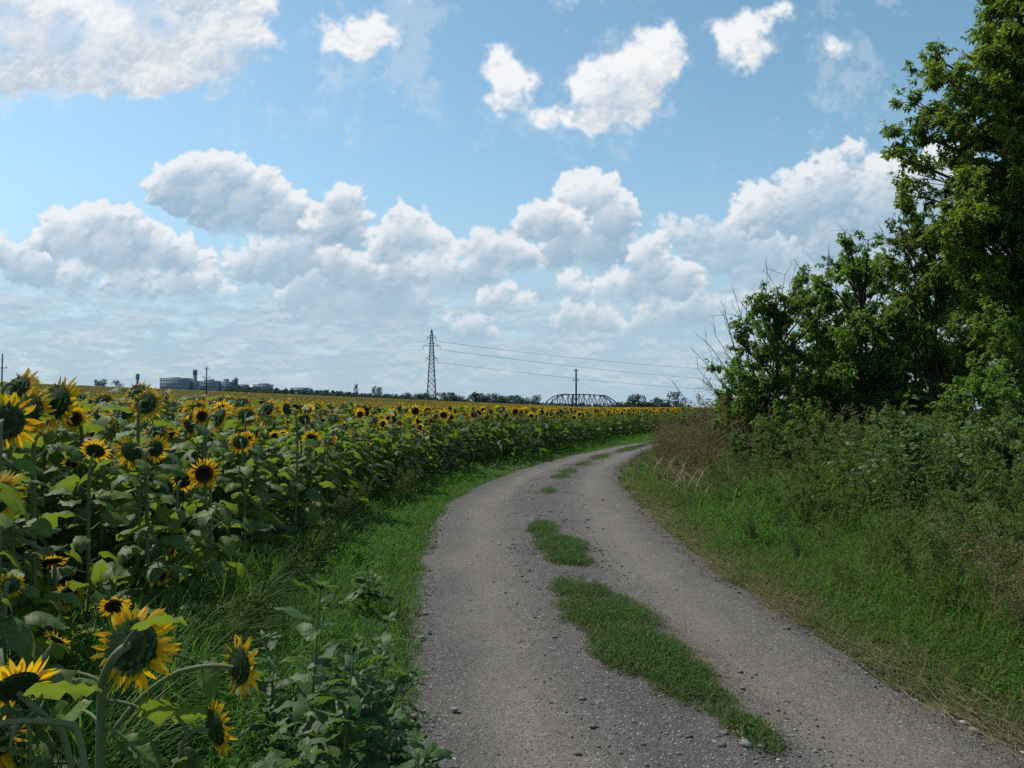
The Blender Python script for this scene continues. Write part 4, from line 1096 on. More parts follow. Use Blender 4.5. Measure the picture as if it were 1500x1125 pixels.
    for n, y0, y1, r in [(9000, 2.6, 12, .0013), (3500, 11, 36, .0026)]:
        y = y0 + (y1 - y0) * rng.random(n) ** 1.2; s = rng.normal(.16, .21, n); x = road_r(y) + .02 + s + .22 * (fnoise(y, y * 0, 1.3, 170) - .5)
        pn = fnoise(x, y, .5, 175); k = rng.random(n) < np.clip((pn - .36) * 3.0, 0.04, 1); x, y = x[k], y[k]; n2 = len(x)
        t0 = np.arctan2(1.0, (road_r(y + .5) - road_r(y - .5))); a = t0 + rng.normal(0, .55, n2); L = rng.uniform(.05, .28, n2) * (1 if r < .002 else 1.5); z = .018 + rng.random(n2) ** 2 * .07
        P = np.column_stack([x, y, z])
        sticks(g, P, P + np.column_stack([np.cos(a) * L, np.sin(a) * L, rng.uniform(-.012, .02, n2)]), r, r * .5, 0, rng.uniform(0, 1, n2))
    o = g.build('dry_straw', [M['straw']]); tag(o, 'flattened dry straw along the right edge of the road', None, None, 'stuff')
    # --- right verge
    g = MB()
    R = lambda y: road_r(y) + .05
    for n, y0, y1, wd, ws in [(95000, 2.6, 9.5, 5.2, .0058), (85000, 9, 20, 8, .0105), (30000, 19, 48, 9, .024)]:
        x, y = pts(n, y0, y1, 1.2, R, lambda y: road_r(y) + wd)
        k0 = x < .72 * y + 1.2; x, y = x[k0], y[k0]; n2 = len(x)
        s = x - road_r(y); pn = fnoise(x, y, 1.5, 180); p2 = fnoise(x, y, .6, 186)
        hh = np.clip(.05 + .17 * s, .04, .48) * (.35 + .9 * pn + .5 * p2) * rng.uniform(.45, 1.4, n2)
        p3 = fnoise(x, y, 2.6, 197); dr = np.clip(.75 * np.exp(-s / .35) + .07 + .35 * (p2 - .5) + 1.9 * np.clip(p3 - .47, 0, 1) + .22 * (y < 8.5) * (s > .8), 0, .95) * .75
        dry = np.where(rng.random(n2) < dr, rng.uniform(.25, .95, n2), 0)
        keep = rng.random(n2) < np.clip(.42 + .9 * s, 0, 1)
        x, y, hh, dry, pn = x[keep], y[keep], hh[keep], dry[keep], pn[keep]; n2 = len(x)
        blades(g, np.column_stack([x, y, gz(x, y)]), hh, ws * rng.uniform(.6, 1.5, n2) * (1 + .8 * hh), rng.uniform(.25, 1.35, n2), rng.uniform(0, 2 * PI, n2), 0,
               np.clip(.48 + 1.1 * (pn - .5) + rng.normal(0, .2, n2), 0, 1), dry)
    for n, y0, y1, wd, L in [(48000, 3.0, 9.5, 5.5, .032), (42000, 9, 20, 9, .048), (12000, 19, 45, 9, .09)]:
        x, y = pts(n, y0, y1, 1.2, lambda y: road_r(y) + .35, lambda y: road_r(y) + wd)
        k0 = x < .72 * y + 1.2; x, y = x[k0], y[k0]; s = x - road_r(y); pn = fnoise(x, y, 1.0, 190); k = pn > .44; x, y, pn, s = x[k], y[k], pn[k], s[k]; n2 = len(x)
        z = rng.random(n2) * np.clip(.10 + .20 * s, .05, .6) * (.3 + pn)
        leaves(g, np.column_stack([x, y, gz(x, y) + z]), rng.normal(0, 1, (n2, 3)) + [0, 0, .3], L * rng.uniform(.5, 1.5, n2), L * .5 * rng.uniform(.5, 1.2, n2), rng, 0, rng.uniform(.05, .8, n2), np.where(rng.random(n2) < .16, rng.uniform(.3, .9, n2), 0))
    # thin dry flowering stalks above the grass
    n = 5200; y = 2.8 + 24 * rng.random(n) ** 1.3; s_ = .25 + 5.5 * rng.random(n); x = road_r(y) + s_; k = (x < .72 * y + 1.2) & (rng.random(n) < fnoise(x, y, 1.2, 201) * 1.4 - .1); x, y, s_ = x[k], y[k], s_[k]; n = len(x)
    H_ = np.clip(.22 + .16 * s_, .2, .85) * rng.uniform(.6, 1.3, n); a = rng.uniform(0, 2 * PI, n); ln = H_ * rng.uniform(.05, .45, n)
    P0 = np.column_stack([x, y, 0 * x]); P1 = P0 + np.column_stack([np.cos(a) * ln, np.sin(a) * ln, H_]); w_ = np.clip(y / 9, .7, 3)
    sticks(g, P0, P1, .0016 * w_, .0010 * w_, 0, .5, rng.uniform(.5, 1, n))
    for q in range(7):
        t = rng.uniform(.78, 1.04, n)[:, None]; leaves(g, P0 + (P1 - P0) * t, nrm(P1 - P0) + rng.normal(0, .5, (n, 3)), rng.uniform(.015, .035, n) * w_ ** .5, .006 * w_ ** .7, rng, 0, rng.uniform(.2, .8, n), rng.uniform(.55, 1, n))
    # matted brown growth just off the shoulder
    n = 15000; y = 2.6 + 14 * rng.random(n) ** 1.3; s_ = np.abs(rng.normal(.45, .45, n)) + .05; x = road_r(y) + s_; k = (x < .72 * y + 1.2) & (rng.random(n) < 1.5 * fnoise(x, y, .8, 205) - .2); x, y = x[k], y[k]; n = len(x)
    blades(g, np.column_stack([x, y, 0 * x]), rng.uniform(.06, .30, n), .0045 * np.clip(y / 7, .8, 2.2), rng.uniform(.7, 1.7, n), rng.uniform(0, 2 * PI, n), 0, rng.uniform(.0, .6, n), rng.uniform(.25, .95, n))
    o = g.build('wild_grass', [M['grass']]); tag(o, 'tall unmown grass and herbs on the right roadside', None, None, 'stuff')
# ------------------------------------------------------------------ weeds one can tell apart
def leafy_weed(h, rng, L=.12, n=22, nbranch=4):
    """An upright weed with broad pointed leaves up the stem and a tuft at the top."""
    st, lf = MB(), MB()
    def shoot(p0, p1, r, n, L):
        P = bezier(p0, (np.asarray(p0) + p1) / 2 + rng.normal(0, .03, 3), p1, 8); tube(st, P, np.linspace(r, r * .4, 8), 6, 0, .4, cap=False)
        az = rng.uniform(0, 6)
        for k in range(n):
            t = .12 + .88 * k / n; q = t * 7; i = min(6, int(q)); b = P[i] * (1 - q + i) + P[i + 1] * (q - i); az += 2.4 + rng.uniform(-.3, .3)
            l = L * rng.uniform(.7, 1.2) * (1.12 - .5 * t ** 2); pl = .25 * l
            tip = b + np.array([math.cos(az) * pl, math.sin(az) * pl, .3 * pl])
            big_leaf(lf, tip, az, l, l * rng.uniform(.44, .62), rng.uniform(-.2, .7) + .35 * t, rng.uniform(.5, 1.6), rng, 7, 2, 0, rng.uniform(.15, .9), 0., rng.normal(0, .4))
            sticks(st, [b], [tip], .002, .0014, 0, .6)
        for k in range(7):
            a = k * 2.4 + rng.uniform(-.3, .3); l = L * rng.uniform(.28, .5)
            big_leaf(lf, P[-1], a, l, l * .4, rng.uniform(.5, 1.2), .7, rng, 5, 2, 0, rng.uniform(.5, 1), 0., rng.normal(0, .3))
        return P
    P = shoot(np.zeros(3), np.array([rng.uniform(-.08, .08), rng.uniform(-.08, .08), h]), .008, n, L)
    for k in range(nbranch):
        i = int(rng.integers(1, 5)); a = rng.uniform(0, 2 * PI); q = rng.uniform(.45, .7) * (h - P[i][2])
        shoot(P[i], P[i] + np.array([math.cos(a) * q * .6, math.sin(a) * q * .6, q]), .005, max(6, int(n * .5)), L * .8)
    return st, lf

def tall_weed(h, rng, kind):
    """Roadside weed: many thin branching stems with small leaves; kind 0 green, 1 brown with seed heads, 2 pale flower dots."""
    st, lf = MB(), MB(); P0, P1, rr = [], [], []; LP, LD, LT, LDr = [], [], [], []
    for s in range(int(rng.integers(7, 12))):
        a = rng.uniform(0, 2 * PI); o = rng.uniform(0, .16); b = np.array([math.cos(a) * o, math.sin(a) * o, -.02]); hh = h * rng.uniform(.62, 1.05); ln = rng.uniform(.05, .38) * hh
        P = bezier(b, b + [0, 0, hh * .6], b + np.array([math.cos(a) * ln, math.sin(a) * ln, hh]), 7)
        for i in range(6): P0.append(P[i]); P1.append(P[i + 1]); rr.append(.0045 * (1 - i / 8))
        for k in range(int(rng.integers(16, 24))):
            t = rng.uniform(.18, 1) * 5.99; i = int(t); p = P[i] * (1 - t + i) + P[i + 1] * (t - i); a2 = rng.uniform(0, 2 * PI); bl = h * rng.uniform(.08, .26) * (1.15 - t / 7)
            e = p + np.array([math.cos(a2) * bl * .7, math.sin(a2) * bl * .7, bl * rng.uniform(.3, .95)])
            P0.append(p); P1.append(e); rr.append(.0018)
            m = int(rng.integers(7, 13)); q = rng.random(m)[:, None]
            LP.append(p + (e - p) * q); LD.append(rng.normal(0, 1, (m, 3)) + [0, 0, .35]); LT.append(rng.uniform(.1, .9, m)); LDr.append(np.where(rng.random(m) < (.12, .45, .25)[kind], rng.uniform(.3, 1, m), 0))
    sticks(st, P0, P1, np.array(rr), np.array(rr) * .7, 0, .4)
    LP, LD, LT, LDr = map(np.concatenate, (LP, LD, LT, LDr)); n = len(LP)
    leaves(lf, LP, LD, rng.uniform(.5, 1.4, n) * (.050, .026, .034)[kind], rng.uniform(.6, 1.3, n) * (.019, .011, .014)[kind], rng, 0, LT, LDr)
    return st, lf

def build_weeds():
    rng = np.random.default_rng(55)
    # --- left: leafy weeds by the road
    for px, py, d, h_, L, lab in [(446, 868, 3.25, None, .135, 'tall leafy green weed beside the road, left of its leafy neighbour'),
                                  (545, 905, 3.45, None, .125, 'bushy leafy weed at the left road edge, right of the tallest one'),
                                  (500, 960, 3.0, None, .12, 'leafy weed between the two tall ones, half hidden by their leaves'),
                                  (572, 1052, 3.0, None, .10, 'small pale-leaved weed at the road edge in the lower left'),
                                  (538, 832, 6.2, None, .12, 'lone small weed with pale top leaves in the short grass'),
                                  (405, 940, 3.7, None, .11, 'leafy weed behind the flower on the long side branch'),
                                  (600, 1095, 2.75, None, .10, 'lowest weed at the road edge by the bottom of the frame')]:
        p = at(px, py, d); h = max(.28, p[2]); L *= 1.35
        st, lf = leafy_weed(h, rng, L, int(14 + 14 * h), 3 if h > .5 else 2)
        t = empty('leafy_weed', (p[0], p[1], 0), 0, label=lab, cat='weed', group='leafy weeds at the left edge of the road')
        st.build('stem', [M['sf_stem']], t, True); lf.build('foliage', [M['weed_big']], t, True)
    # wispy seeding weeds along the sunflower edge
    protos = []
    for k in range(3):
        st, lf = tall_weed(.75, np.random.default_rng(300 + k), 1)
        t = empty('seeding_weed', (0, 0, 0)); st.build('stem', [M['dry_weed']], t); lf.build('foliage', [M['weed']], t); protos.append(t)
    used = set()
    for i in range(16):
        y = 4.2 + 11 * (i / 16) + rng.uniform(-.3, .3); x = field_edge(y) + rng.uniform(.15, .65); k = i % 3
        t = protos[k] if k not in used else copy_tree(protos[k]); used.add(k)
        t.location = (x, y, 0); t.rotation_euler.z = rng.uniform(0, 6); s = rng.uniform(.6, 1.05); t.scale = (s, s, s)
        tag(t, 'thin seeding weed at the foot of the first sunflower row', 'weed', 'thin seeding weeds at the foot of the sunflowers')
    # --- right: banks of tall weeds
    P = []
    for k in range(9):
        kind = k % 3; q = np.random.default_rng(400 + k); st, lf = tall_weed((1.25, 1.35, 1.05)[kind], q, kind)
        t = empty(('tall_green_weed', 'brown_seeding_weed', 'pale_flowering_weed')[kind], (0, 0, 0))
        st.build('stem', [M['dry_weed']], t); lf.build('foliage', [(M['weed'], M['dry_weed'], M['weed'])[kind]], t); P.append(t)
    lab = ['tall dark green weed in the right thicket', 'brown seeding weed in the right thicket', 'greyish fine-leaved weed in the right thicket']
    used = set(); n = 0; tries = 0; pl = []
    while n < 430 and tries < 16000:
        tries += 1
        y = 3.4 + 21 * rng.random() ** 1.25; s = rng.uniform(.7, 9.0); x = road_r(y) + s
        if x > .72 * y + 1.2: continue
        dens = np.clip((s - .5) / 1.8, .0, 1)
        if rng.random() > dens: continue
        if any((x - a) ** 2 + (y - b) ** 2 < .085 for a, b in pl): continue
        pl.append((x, y))
        f = fnoise(np.array([x]), np.array([y]), 2.5, 210)[0]
        kind = 1 if f > .60 else (0 if f > .43 else 2)
        if 15 < y and s < 5.5 and rng.random() < .75: kind = 1
        k = int(rng.integers(3)) * 3 + kind
        t = P[k] if k not in used else copy_tree(P[k]); used.add(k)
        sc = np.clip(.30 + .19 * s, .36, 1.12) * rng.uniform(.8, 1.2)
        t.location = (x, y, 0); t.rotation_euler = (rng.normal(0, .1), rng.normal(0, .1), rng.uniform(0, 6)); t.scale = (sc * rng.uniform(.9, 1.2), sc, sc)
        zone = 'close to the viewer' if y < 8 else 'midway along the road' if y < 15 else 'by the bend of the road'
        tag(t, lab[kind] + ', ' + zone, 'weed', ('tall green weeds', 'brown seeding weeds', 'pale weeds')[kind] + ' in the right thicket, ' + zone)
        n += 1
    # the big dry clump by the bend
    for i in range(62):
        y = rng.uniform(17, 25); x = road_r(y) + rng.uniform(1.0, 4.2); k = int(rng.integers(3)) * 3 + 1
        t = copy_tree(P[k]); sc = rng.uniform(1.15, 1.6) * (.75 if x < road_r(y) + 2.2 else 1); t.location = (x, y, 0); t.rotation_euler.z = rng.uniform(0, 6); t.scale = (sc, sc, sc)
        tag(t, 'tall brown dry weed in the clump at the bend of the road', 'weed', 'brown dry weeds clumped at the bend of the road')
    # pale bent reed grass before that clump
    g = MB(); n = 420; y = rng.uniform(12.5, 19, n); x = road_r(y) + rng.uniform(.7, 3.2, n)
    blades(g, np.column_stack([x, y, 0 * x]), rng.uniform(.6, 1.15, n), .012, rng.uniform(.5, 1.4, n), rng.normal(2.8, .9, n), 0, rng.uniform(.2, 1, n))
    o = g.build('reed_grass', [M['straw']]); tag(o, 'pale bent reed grass in front of the brown weeds', None, None, 'stuff')
    # the vine with light leaves
    for px, py, d, sx, sz, nl, lab in [(1330, 645, 10.6, 1.1, .55, 230, 'leafy vine with pale green leaves over the dark thicket'), (1440, 650, 9.5, .8, .5, 130, 'grey-green leafy tangle at the right edge of the thicket'), (1290, 700, 10.2, .6, .4, 130, 'low end of the leafy vine above the grass')]:
        c = at(px, py, d); t = empty('climbing_vine', (c[0], c[1], 0), 0, label=lab, cat='vine'); st, lf = MB(), MB()
        for k in range(9):
            e = np.array([rng.uniform(-1, 1) * sx, rng.uniform(-.5, .5), c[2] + rng.uniform(-1, 1) * sz]); tube(st, bezier((rng.uniform(-.3, .3), .2, -.02), (e[0] * .4, .2, e[2] * 1.1), e, 8), np.linspace(.008, .003, 8), 4, 0, .5, cap=False)
        for k in range(nl):
            v = rng.normal(0, .5, 3) * [sx, .35, sz]; b = np.array([v[0], v[1] - .1, max(.25, c[2] + v[2])]); l = rng.uniform(.055, .105)
            big_leaf(lf, b, rng.normal(-1.6, .9), l, l * .95, rng.uniform(-.2, .5), rng.uniform(.5, 1.4), rng, 4, 2, 0, rng.uniform(.3, 1), 0., rng.normal(0, .5))
        st.build('stem', [M['bark']], t, True); lf.build('foliage', [M['weed_big']], t, True)
# ------------------------------------------------------------------ trees and shrubs of the right side
def crown_tree(name, base, trunk, clumps, rng, leaf, leafmat, trunk_r=.10, dryness=0., twig_n=100, bare=0, low=.2, nodes=8, slim=.46):
    """Trunk, a limb to every leaf clump, branches inside it, twigs on those and leaflets on the twigs.
    clumps: (centre in world space, radius). Returns the Empty."""
    base = np.asarray(base, float); wood, lv = MB(), MB(); bare_m = MB()
    TP = np.asarray(trunk, float) - base
    K = 14; tt = np.linspace(0, 1, K)
    seg = np.linspace(0, 1, len(TP)); Tr = np.stack([np.interp(tt, seg, TP[:, i]) for i in range(3)], 1) + rng.normal(0, .03, (K, 3)) * np.minimum(tt, .5)[:, None]
    tube(wood, Tr, trunk_r * (1 - .75 * tt) , 10, 0, .5, cap=False)
    B0, B1, BR = [], [], []; LP, LD, LT, LDr = [], [], [], []
    for c, r in clumps:
        c = np.asarray(c, float) - base
        zt = max(low * TP[-1][2], min(TP[-1][2] * .97, c[2] - (.5 + .45 * np.linalg.norm(c[:2] - np.interp(c[2], Tr[:, 2], Tr[:, 0]))) ))
        a = np.array([np.interp(zt, Tr[:, 2], Tr[:, 0]), np.interp(zt, Tr[:, 2], Tr[:, 1]), zt])
        L = np.linalg.norm(c - a); mid = (a + c) / 2 + [0, 0, .12 * L] + rng.normal(0, .07, 3) * L
        P = bezier(a, mid, c, 9); r0 = min(trunk_r * .5, .012 + .016 * L)
        tube(wood, P, np.linspace(r0, .008, 9), 6, 0, .5, cap=False)
        ct = rng.uniform(-.16, .16); cd = dryness * rng.uniform(.2, 1.6)
        nb = max(5, int(9 * (r / .5)))
        for k in range(nb):
            s = P[int(rng.integers(5, 9))]
            v = rng.normal(0, 1, 3); v /= np.linalg.norm(v); e = c + v * r * rng.uniform(.55, 1.12) * [1, 1, .85] + [0, 0, .05 * r]
            m = (s + e) / 2 + rng.normal(0, .10, 3) * r + [0, 0, .12 * r]; Q = bezier(s, m, e, 5)
            tube(wood, Q, np.linspace(.009, .004, 5), 4, 0, .5, cap=False)
            nt = max(3, int(twig_n * (r / .5) ** 2 / nb))
            for q in range(nt):
                t = rng.uniform(.25, 1) * 3.999; i = int(t); p = Q[i] * (1 - t + i) + Q[i + 1] * (t - i)
                d = nrm(nrm(e - s) * .7 + nrm(p - c + 1e-3) * .5 + rng.normal(0, .55, 3) + [0, 0, .1]); l = rng.uniform(.12, .34) * (.7 + .6 * r)
                p1 = p + d * l; B0.append(p); B1.append(p1); BR.append(.0032)
                for z in range(nodes):
                    u = rng.uniform(.15, 1.05); o = p + d * l * u; pd = nrm(d * .5 + rng.normal(0, .7, 3) + [0, 0, -.35]); pl = leaf * rng.uniform(.5, 1.0)
                    LP.append(o + pd * pl * .3); LD.append(pd); LT.append(.45 + ct + rng.normal(0, .18)); LDr.append(min(1, max(0, cd + rng.normal(0, .12))) if rng.random() < .25 + cd else 0.)
    sticks(wood, B0, B1, BR, .0015, 0, .5)
    LP = np.array(LP); LD = np.array(LD); n = len(LP); LT = np.clip(LT, 0, 1); LDr = np.array(LDr)
    # three leaflets at every node
    for k in range(3):
        D = nrm(LD + rng.normal(0, .55, (n, 3))) if k else LD
        leaves(lv, LP + rng.normal(0, leaf * .12, (n, 3)), D, leaf * rng.uniform(.6, 1.15, n), leaf * slim * rng.uniform(.8, 1.2, n), rng, 0, LT, LDr, .18, .15)
    t = empty(name, base)
    wood.build('trunk', [M['bark']], t, False); lv.build('crown', [leafmat], t)
    return t

def bare_twig(mb, a, b, r, rng, lev=0):
    a = np.asarray(a, float); b = np.asarray(b, float); L = np.linalg.norm(b - a)
    P = bezier(a, (a + b) / 2 + rng.normal(0, .09, 3) * L, b, 7); tube(mb, P, np.linspace(r, r * .3, 7), 5, 0, .5, cap=False)
    if lev < 2:
        for k in range(int(rng.integers(3, 6)) if lev == 0 else int(rng.integers(1, 4))):
            i = int(rng.integers(2, 6)); d = nrm(nrm(b - a) + rng.normal(0, .55, 3)); bare_twig(mb, P[i], P[i] + d * L * rng.uniform(.18, .42), r * .5, rng, lev + 1)

def build_trees():
    rng = np.random.default_rng(77)
    def C(lst, d, jit=.7, k=1.0):
        return [(at(x, y, d + rng.uniform(-jit, jit)), r * d / 1133 * k) for x, y, r in lst]
    d = 15.0
    cl = C([(1482, 25, 52), (1452, 48, 26), (1520, 40, 70), (1446, 92, 26), (1474, 110, 44), (1363, 82, 17), (1346, 104, 18), (1384, 112, 30), (1410, 128, 22), (1334, 150, 17), (1330, 190, 30), (1376, 180, 36), (1428, 178, 34), (1488, 165, 50), (1318, 232, 17),
            (1346, 256, 28), (1398, 250, 42), (1456, 245, 50), (1332, 288, 22), (1376, 318, 34), (1440, 335, 46), (1500, 330, 56), (1476, 425, 54), (1420, 392, 36), (1545, 240, 74), (1570, 120, 74), (1560, 400, 74), (1640, 250, 90), (1620, 60, 80), (1500, 500, 44), (1660, 400, 80), (1420, 300, 40), (1470, 200, 44), (1440, 130, 30), (1500, 280, 50), (1480, 70, 40), (1400, 340, 34), (1450, 380, 44), (1510, 420, 50), (1410, 210, 30), (1530, 330, 56)], d, .9)
    b = np.array([at(1540, 700, d)[0], d, 0.])
    t = crown_tree('tree', b, [b - [0, 0, .1], b + [-.2, .1, 3.], at(1520, 250, d), at(1490, 0, d)], cl, rng, .118, M['tree_leaf'], .17, .06, 84, 0, slim=.36)
    tag(t, 'tall leafy tree towering at the right edge, its top cut by the frame', 'tree')
    for lab, d, lst, bx, lf, dry, bare, name in [
        ('green shrub at the left end of the thicket, nearest the bend', 18.5, [(1128, 448, 24), (1166, 428, 17), (1192, 452, 30), (1150, 500, 36), (1104, 520, 22), (1076, 566, 22), (1064, 578, 14), (1196, 520, 40), (1120, 585, 36), (1165, 580, 40), (1205, 590, 42), (1098, 612, 30), (1060, 606, 14), (1088, 596, 26), (1072, 552, 16), (1118, 548, 28), (1058, 590, 12), (1090, 530, 12), (1136, 470, 22), (1178, 400, 8), (1113, 440, 9), (1150, 448, 24), (1182, 446, 26), (1208, 408, 18), (1206, 468, 32), (1062, 540, 16), (1084, 502, 18), (1102, 474, 20), (1072, 604, 24), (1126, 500, 24)], 1150, .088, .03, 7, 'shrub'),
        ('bright green middle shrub, its crown rising to a thin top', 17.6, [(1242, 352, 15), (1272, 352, 13), (1232, 392, 28), (1262, 396, 30), (1215, 420, 24), (1292, 412, 36), (1240, 448, 42), (1210, 480, 34), (1286, 480, 46), (1236, 520, 46), (1282, 548, 48), (1222, 590, 46), (1270, 605, 44), (1320, 520, 40), (1310, 590, 40)], 1262, .088, .02, 8, 'shrub'),
        ('reddish-brown tinged shrub in front of the tall tree', 16.6, [(1316, 318, 18), (1324, 290, 9), (1336, 346, 26), (1362, 372, 28), (1326, 386, 28), (1386, 420, 34), (1342, 428, 34), (1322, 468, 30), (1372, 478, 40), (1416, 480, 36), (1350, 530, 42), (1400, 550, 44), (1440, 500, 36), (1352, 330, 14), (1318, 350, 22), (1340, 312, 16), (1352, 400, 30), (1310, 424, 26), (1376, 390, 30)], 1372, .080, .34, 9, 'shrub'),
        ('low dark shrub at the far right under the tall tree', 13.5, [(1428, 560, 40), (1478, 540, 48), (1450, 605, 40), (1498, 600, 48), (1540, 560, 60), (1575, 620, 60), (1404, 610, 30), (1510, 480, 46), (1460, 480, 40)], 1480, .085, .06, 4, 'shrub'),
        ('dense green backdrop shrub behind the middle of the thicket', 20.5, [(1170, 560, 50), (1210, 500, 44), (1250, 560, 60), (1300, 480, 56), (1340, 560, 60), (1370, 440, 56), (1400, 520, 60), (1440, 420, 60), (1460, 540, 64), (1500, 470, 64), (1540, 560, 70), (1200, 610, 46), (1280, 610, 50), (1360, 620, 56), (1440, 620, 60), (1520, 620, 60), (1410, 350, 44), (1480, 340, 50), (1540, 400, 60)], 1350, .10, .03, 0, 'shrub'),
        ('dark undergrowth shrub filling the shade beneath the thicket', 17.2, [(1180, 620, 36), (1230, 628, 40), (1290, 632, 44), (1350, 618, 46), (1400, 640, 44), (1340, 575, 46), (1140, 632, 30), (1440, 560, 50), (1300, 560, 44)], 1290, .085, .08, 3, 'shrub')]:
        cl = C(lst, d, 1.0); b = np.array([at(bx, 650, d)[0], d, 0.]); top = max(c[0][2] for c in cl)
        t = crown_tree(name, b, [b - [0, 0, .1], b + [rng.uniform(-.15, .15), 0, top * .3], b + [rng.uniform(-.3, .3), 0, top * .75]], cl, rng, lf, M['shrub_leaf'], .075, dry, 96, 0, .04)
        tag(t, lab, 'shrub')
        for q in range(bare):
            c, r = cl[int(rng.integers(len(cl)))]; c = np.asarray(c) - b; m = MB(); bare_twig(m, c, c + nrm(rng.normal(0, .5, 3) + [-.3, 0, 1.1]) * (r + rng.uniform(.2, .7)), .008, rng)
            m.build('dead_twig', [M['dead_wood']], t)
        # extra stems from the ground
        w = MB()
        for k in range(6):
            c, r = cl[int(rng.integers(len(cl)))]; c = np.asarray(c) - b; a = rng.uniform(-.4, .4, 3) * [1, .6, 0]
            tube(w, bezier(a, a + [0, 0, c[2] * .6], c, 8), np.linspace(.03, .008, 8), 6, 0, .5, cap=False)
        w.build('stem', [M['bark']], t)
    for lab, d, lst, bx, dry in [
        ('low dark bush at the front of the thicket under the climbing vine', 11.6, [(1262, 690, 44), (1310, 672, 50), (1350, 700, 52), (1290, 640, 36), (1336, 640, 40)], 1305, .10),
        ('low tangled bush at the right frame edge, in front of the dark shrub', 9.6, [(1430, 690, 60), (1480, 660, 60), (1520, 700, 70), (1462, 630, 44), (1404, 720, 46)], 1465, .16),
        ('small brown-tinged bush between the grass and the thicket', 13.4, [(1190, 664, 34), (1225, 650, 38), (1160, 674, 26), (1210, 690, 30)], 1200, .40),
        ('low grey-green bush beside the brown weeds near the bend', 15.8, [(1100, 650, 30), (1136, 640, 32), (1080, 664, 22), (1150, 668, 28)], 1115, .22)]:
        cl = C(lst, d, .45); b = np.array([at(bx, 700, d)[0], d, 0.]); top = max(c[0][2] for c in cl)
        t = crown_tree('bush', b, [b - [0, 0, .1], b + [0, 0, top * .25], b + [.05, 0, top * .5]], cl, rng, .060, M['weed'], .022, dry, 105, 0, .05)
        tag(t, lab, 'bush')
    # bare grey branches reaching out at the left
    d = 18.2; b = np.array([at(1120, 650, d)[0], d, 0.]); t = empty('dead_shrub', b, 0, label='bare dead branches reaching out left of the green shrub', cat='shrub')
    for px, py in [(1072, 418), (1092, 432), (1062, 470), (1048, 492), (1012, 510), (1034, 500), (1000, 580), (1022, 540), (1056, 440), (1030, 560), (1124, 398), (1150, 402), (1078, 520), (1100, 470), (1046, 545), (1018, 600)]:
        m = MB(); s = np.array([rng.uniform(-.25, .25), rng.uniform(-.3, .3), 0]); e = at(px, py, d + rng.uniform(-.5, .3)) - b
        P = bezier(s, s + np.array([e[0] * .25, 0, e[2] * .55]), e, 12); tube(m, P, np.linspace(.020, .005, 12), 5, 0, .5, cap=False)
        for k in range(9):
            i = int(rng.integers(5, 12)); L = rng.uniform(.25, .65); dd = nrm(nrm(P[i] - P[i - 1]) + rng.normal(0, .5, 3)); bare_twig(m, P[i], P[i] + dd * L, .006, rng, 1)
        m.build('branch', [M['dead_wood']], t)
# ------------------------------------------------------------------ the distance
def zt(px, d):
    x = ray(px, 596)[0] * d; return x, float(terrain(x, d))
def pylon(x, y, z0, z1, name, label):
    t = empty(name, (x, y, z0), .18, label=label, cat='pylon'); H = z1 - z0; body, det = MB(), MB()
    def hw(z): return np.interp(z / H, [0, .55, .80, 1.0], [1.75, .92, .60, .12])
    lv = [0] + list(np.cumsum([.085, .08, .075, .07, .065, .06, .055, .05, .048, .046, .044, .042, .04, .04, .04, .04, .04, .04])*H); lv = [z for z in lv if z < H * .97] + [H * .97]
    cor = lambda z: [np.array([sx * hw(z), sy * hw(z), z]) for sx, sy in ((-1, -1), (1, -1), (1, 1), (-1, 1))]
    for i in range(len(lv) - 1):
        a, b = cor(lv[i]), cor(lv[i + 1])
        for k in range(4):
            bar(body, a[k], b[k], .20); bar(body, a[k], b[(k + 1) % 4], .10); bar(body, a[(k + 1) % 4], b[k], .10); bar(body, b[k], b[(k + 1) % 4], .09)
    bar(body, (0, 0, H * .95), (0, 0, H), .14)
    body.build('tower', [M['steel']], t)
    ends = []
    for q, w in ((.872, 1.7), (.765, 3.2), (.60, 2.1)):
        m = MB(); z = q * H
        for s in (-1, 1):
            tip = np.array([s * w, 0, z])
            for sy in (-1, 1):
                bar(m, (s * hw(z), sy * hw(z), z), tip, .14); bar(m, (s * hw(z + 1.2), sy * hw(z + 1.2), z + 1.2), tip, .10)
        m.build('crossarm', [M['steel']], t)
        for s in (-1, 1):
            i = MB(); lathe(i, [(.02, 0), (.12, -.15), (.05, -.3), (.12, -.45), (.05, -.6), (.12, -.75), (.05, -.9), (.12, -1.05), (.02, -1.3)], 8, 0, .5, (s * w, 0, z)); i.build('insulator', [M['insulator']], t)
            ends.append((s, np.array([x + s * w * math.cos(.18), y + s * w * math.sin(.18), z0 + z - 1.3])))
    return ends
def cable(a, b, sag, r, label, group):
    t = np.linspace(0, 1, 60)[:, None]; P = a + (b - a) * t; P[:, 2] -= sag * 4 * t[:, 0] * (1 - t[:, 0])
    loc = np.array(a); m = MB(); tube(m, P - loc, r, 4, 0, .5); o = m.build('power_cable', [M['wire']], None, True, loc); tag(o, label, 'cable', group)
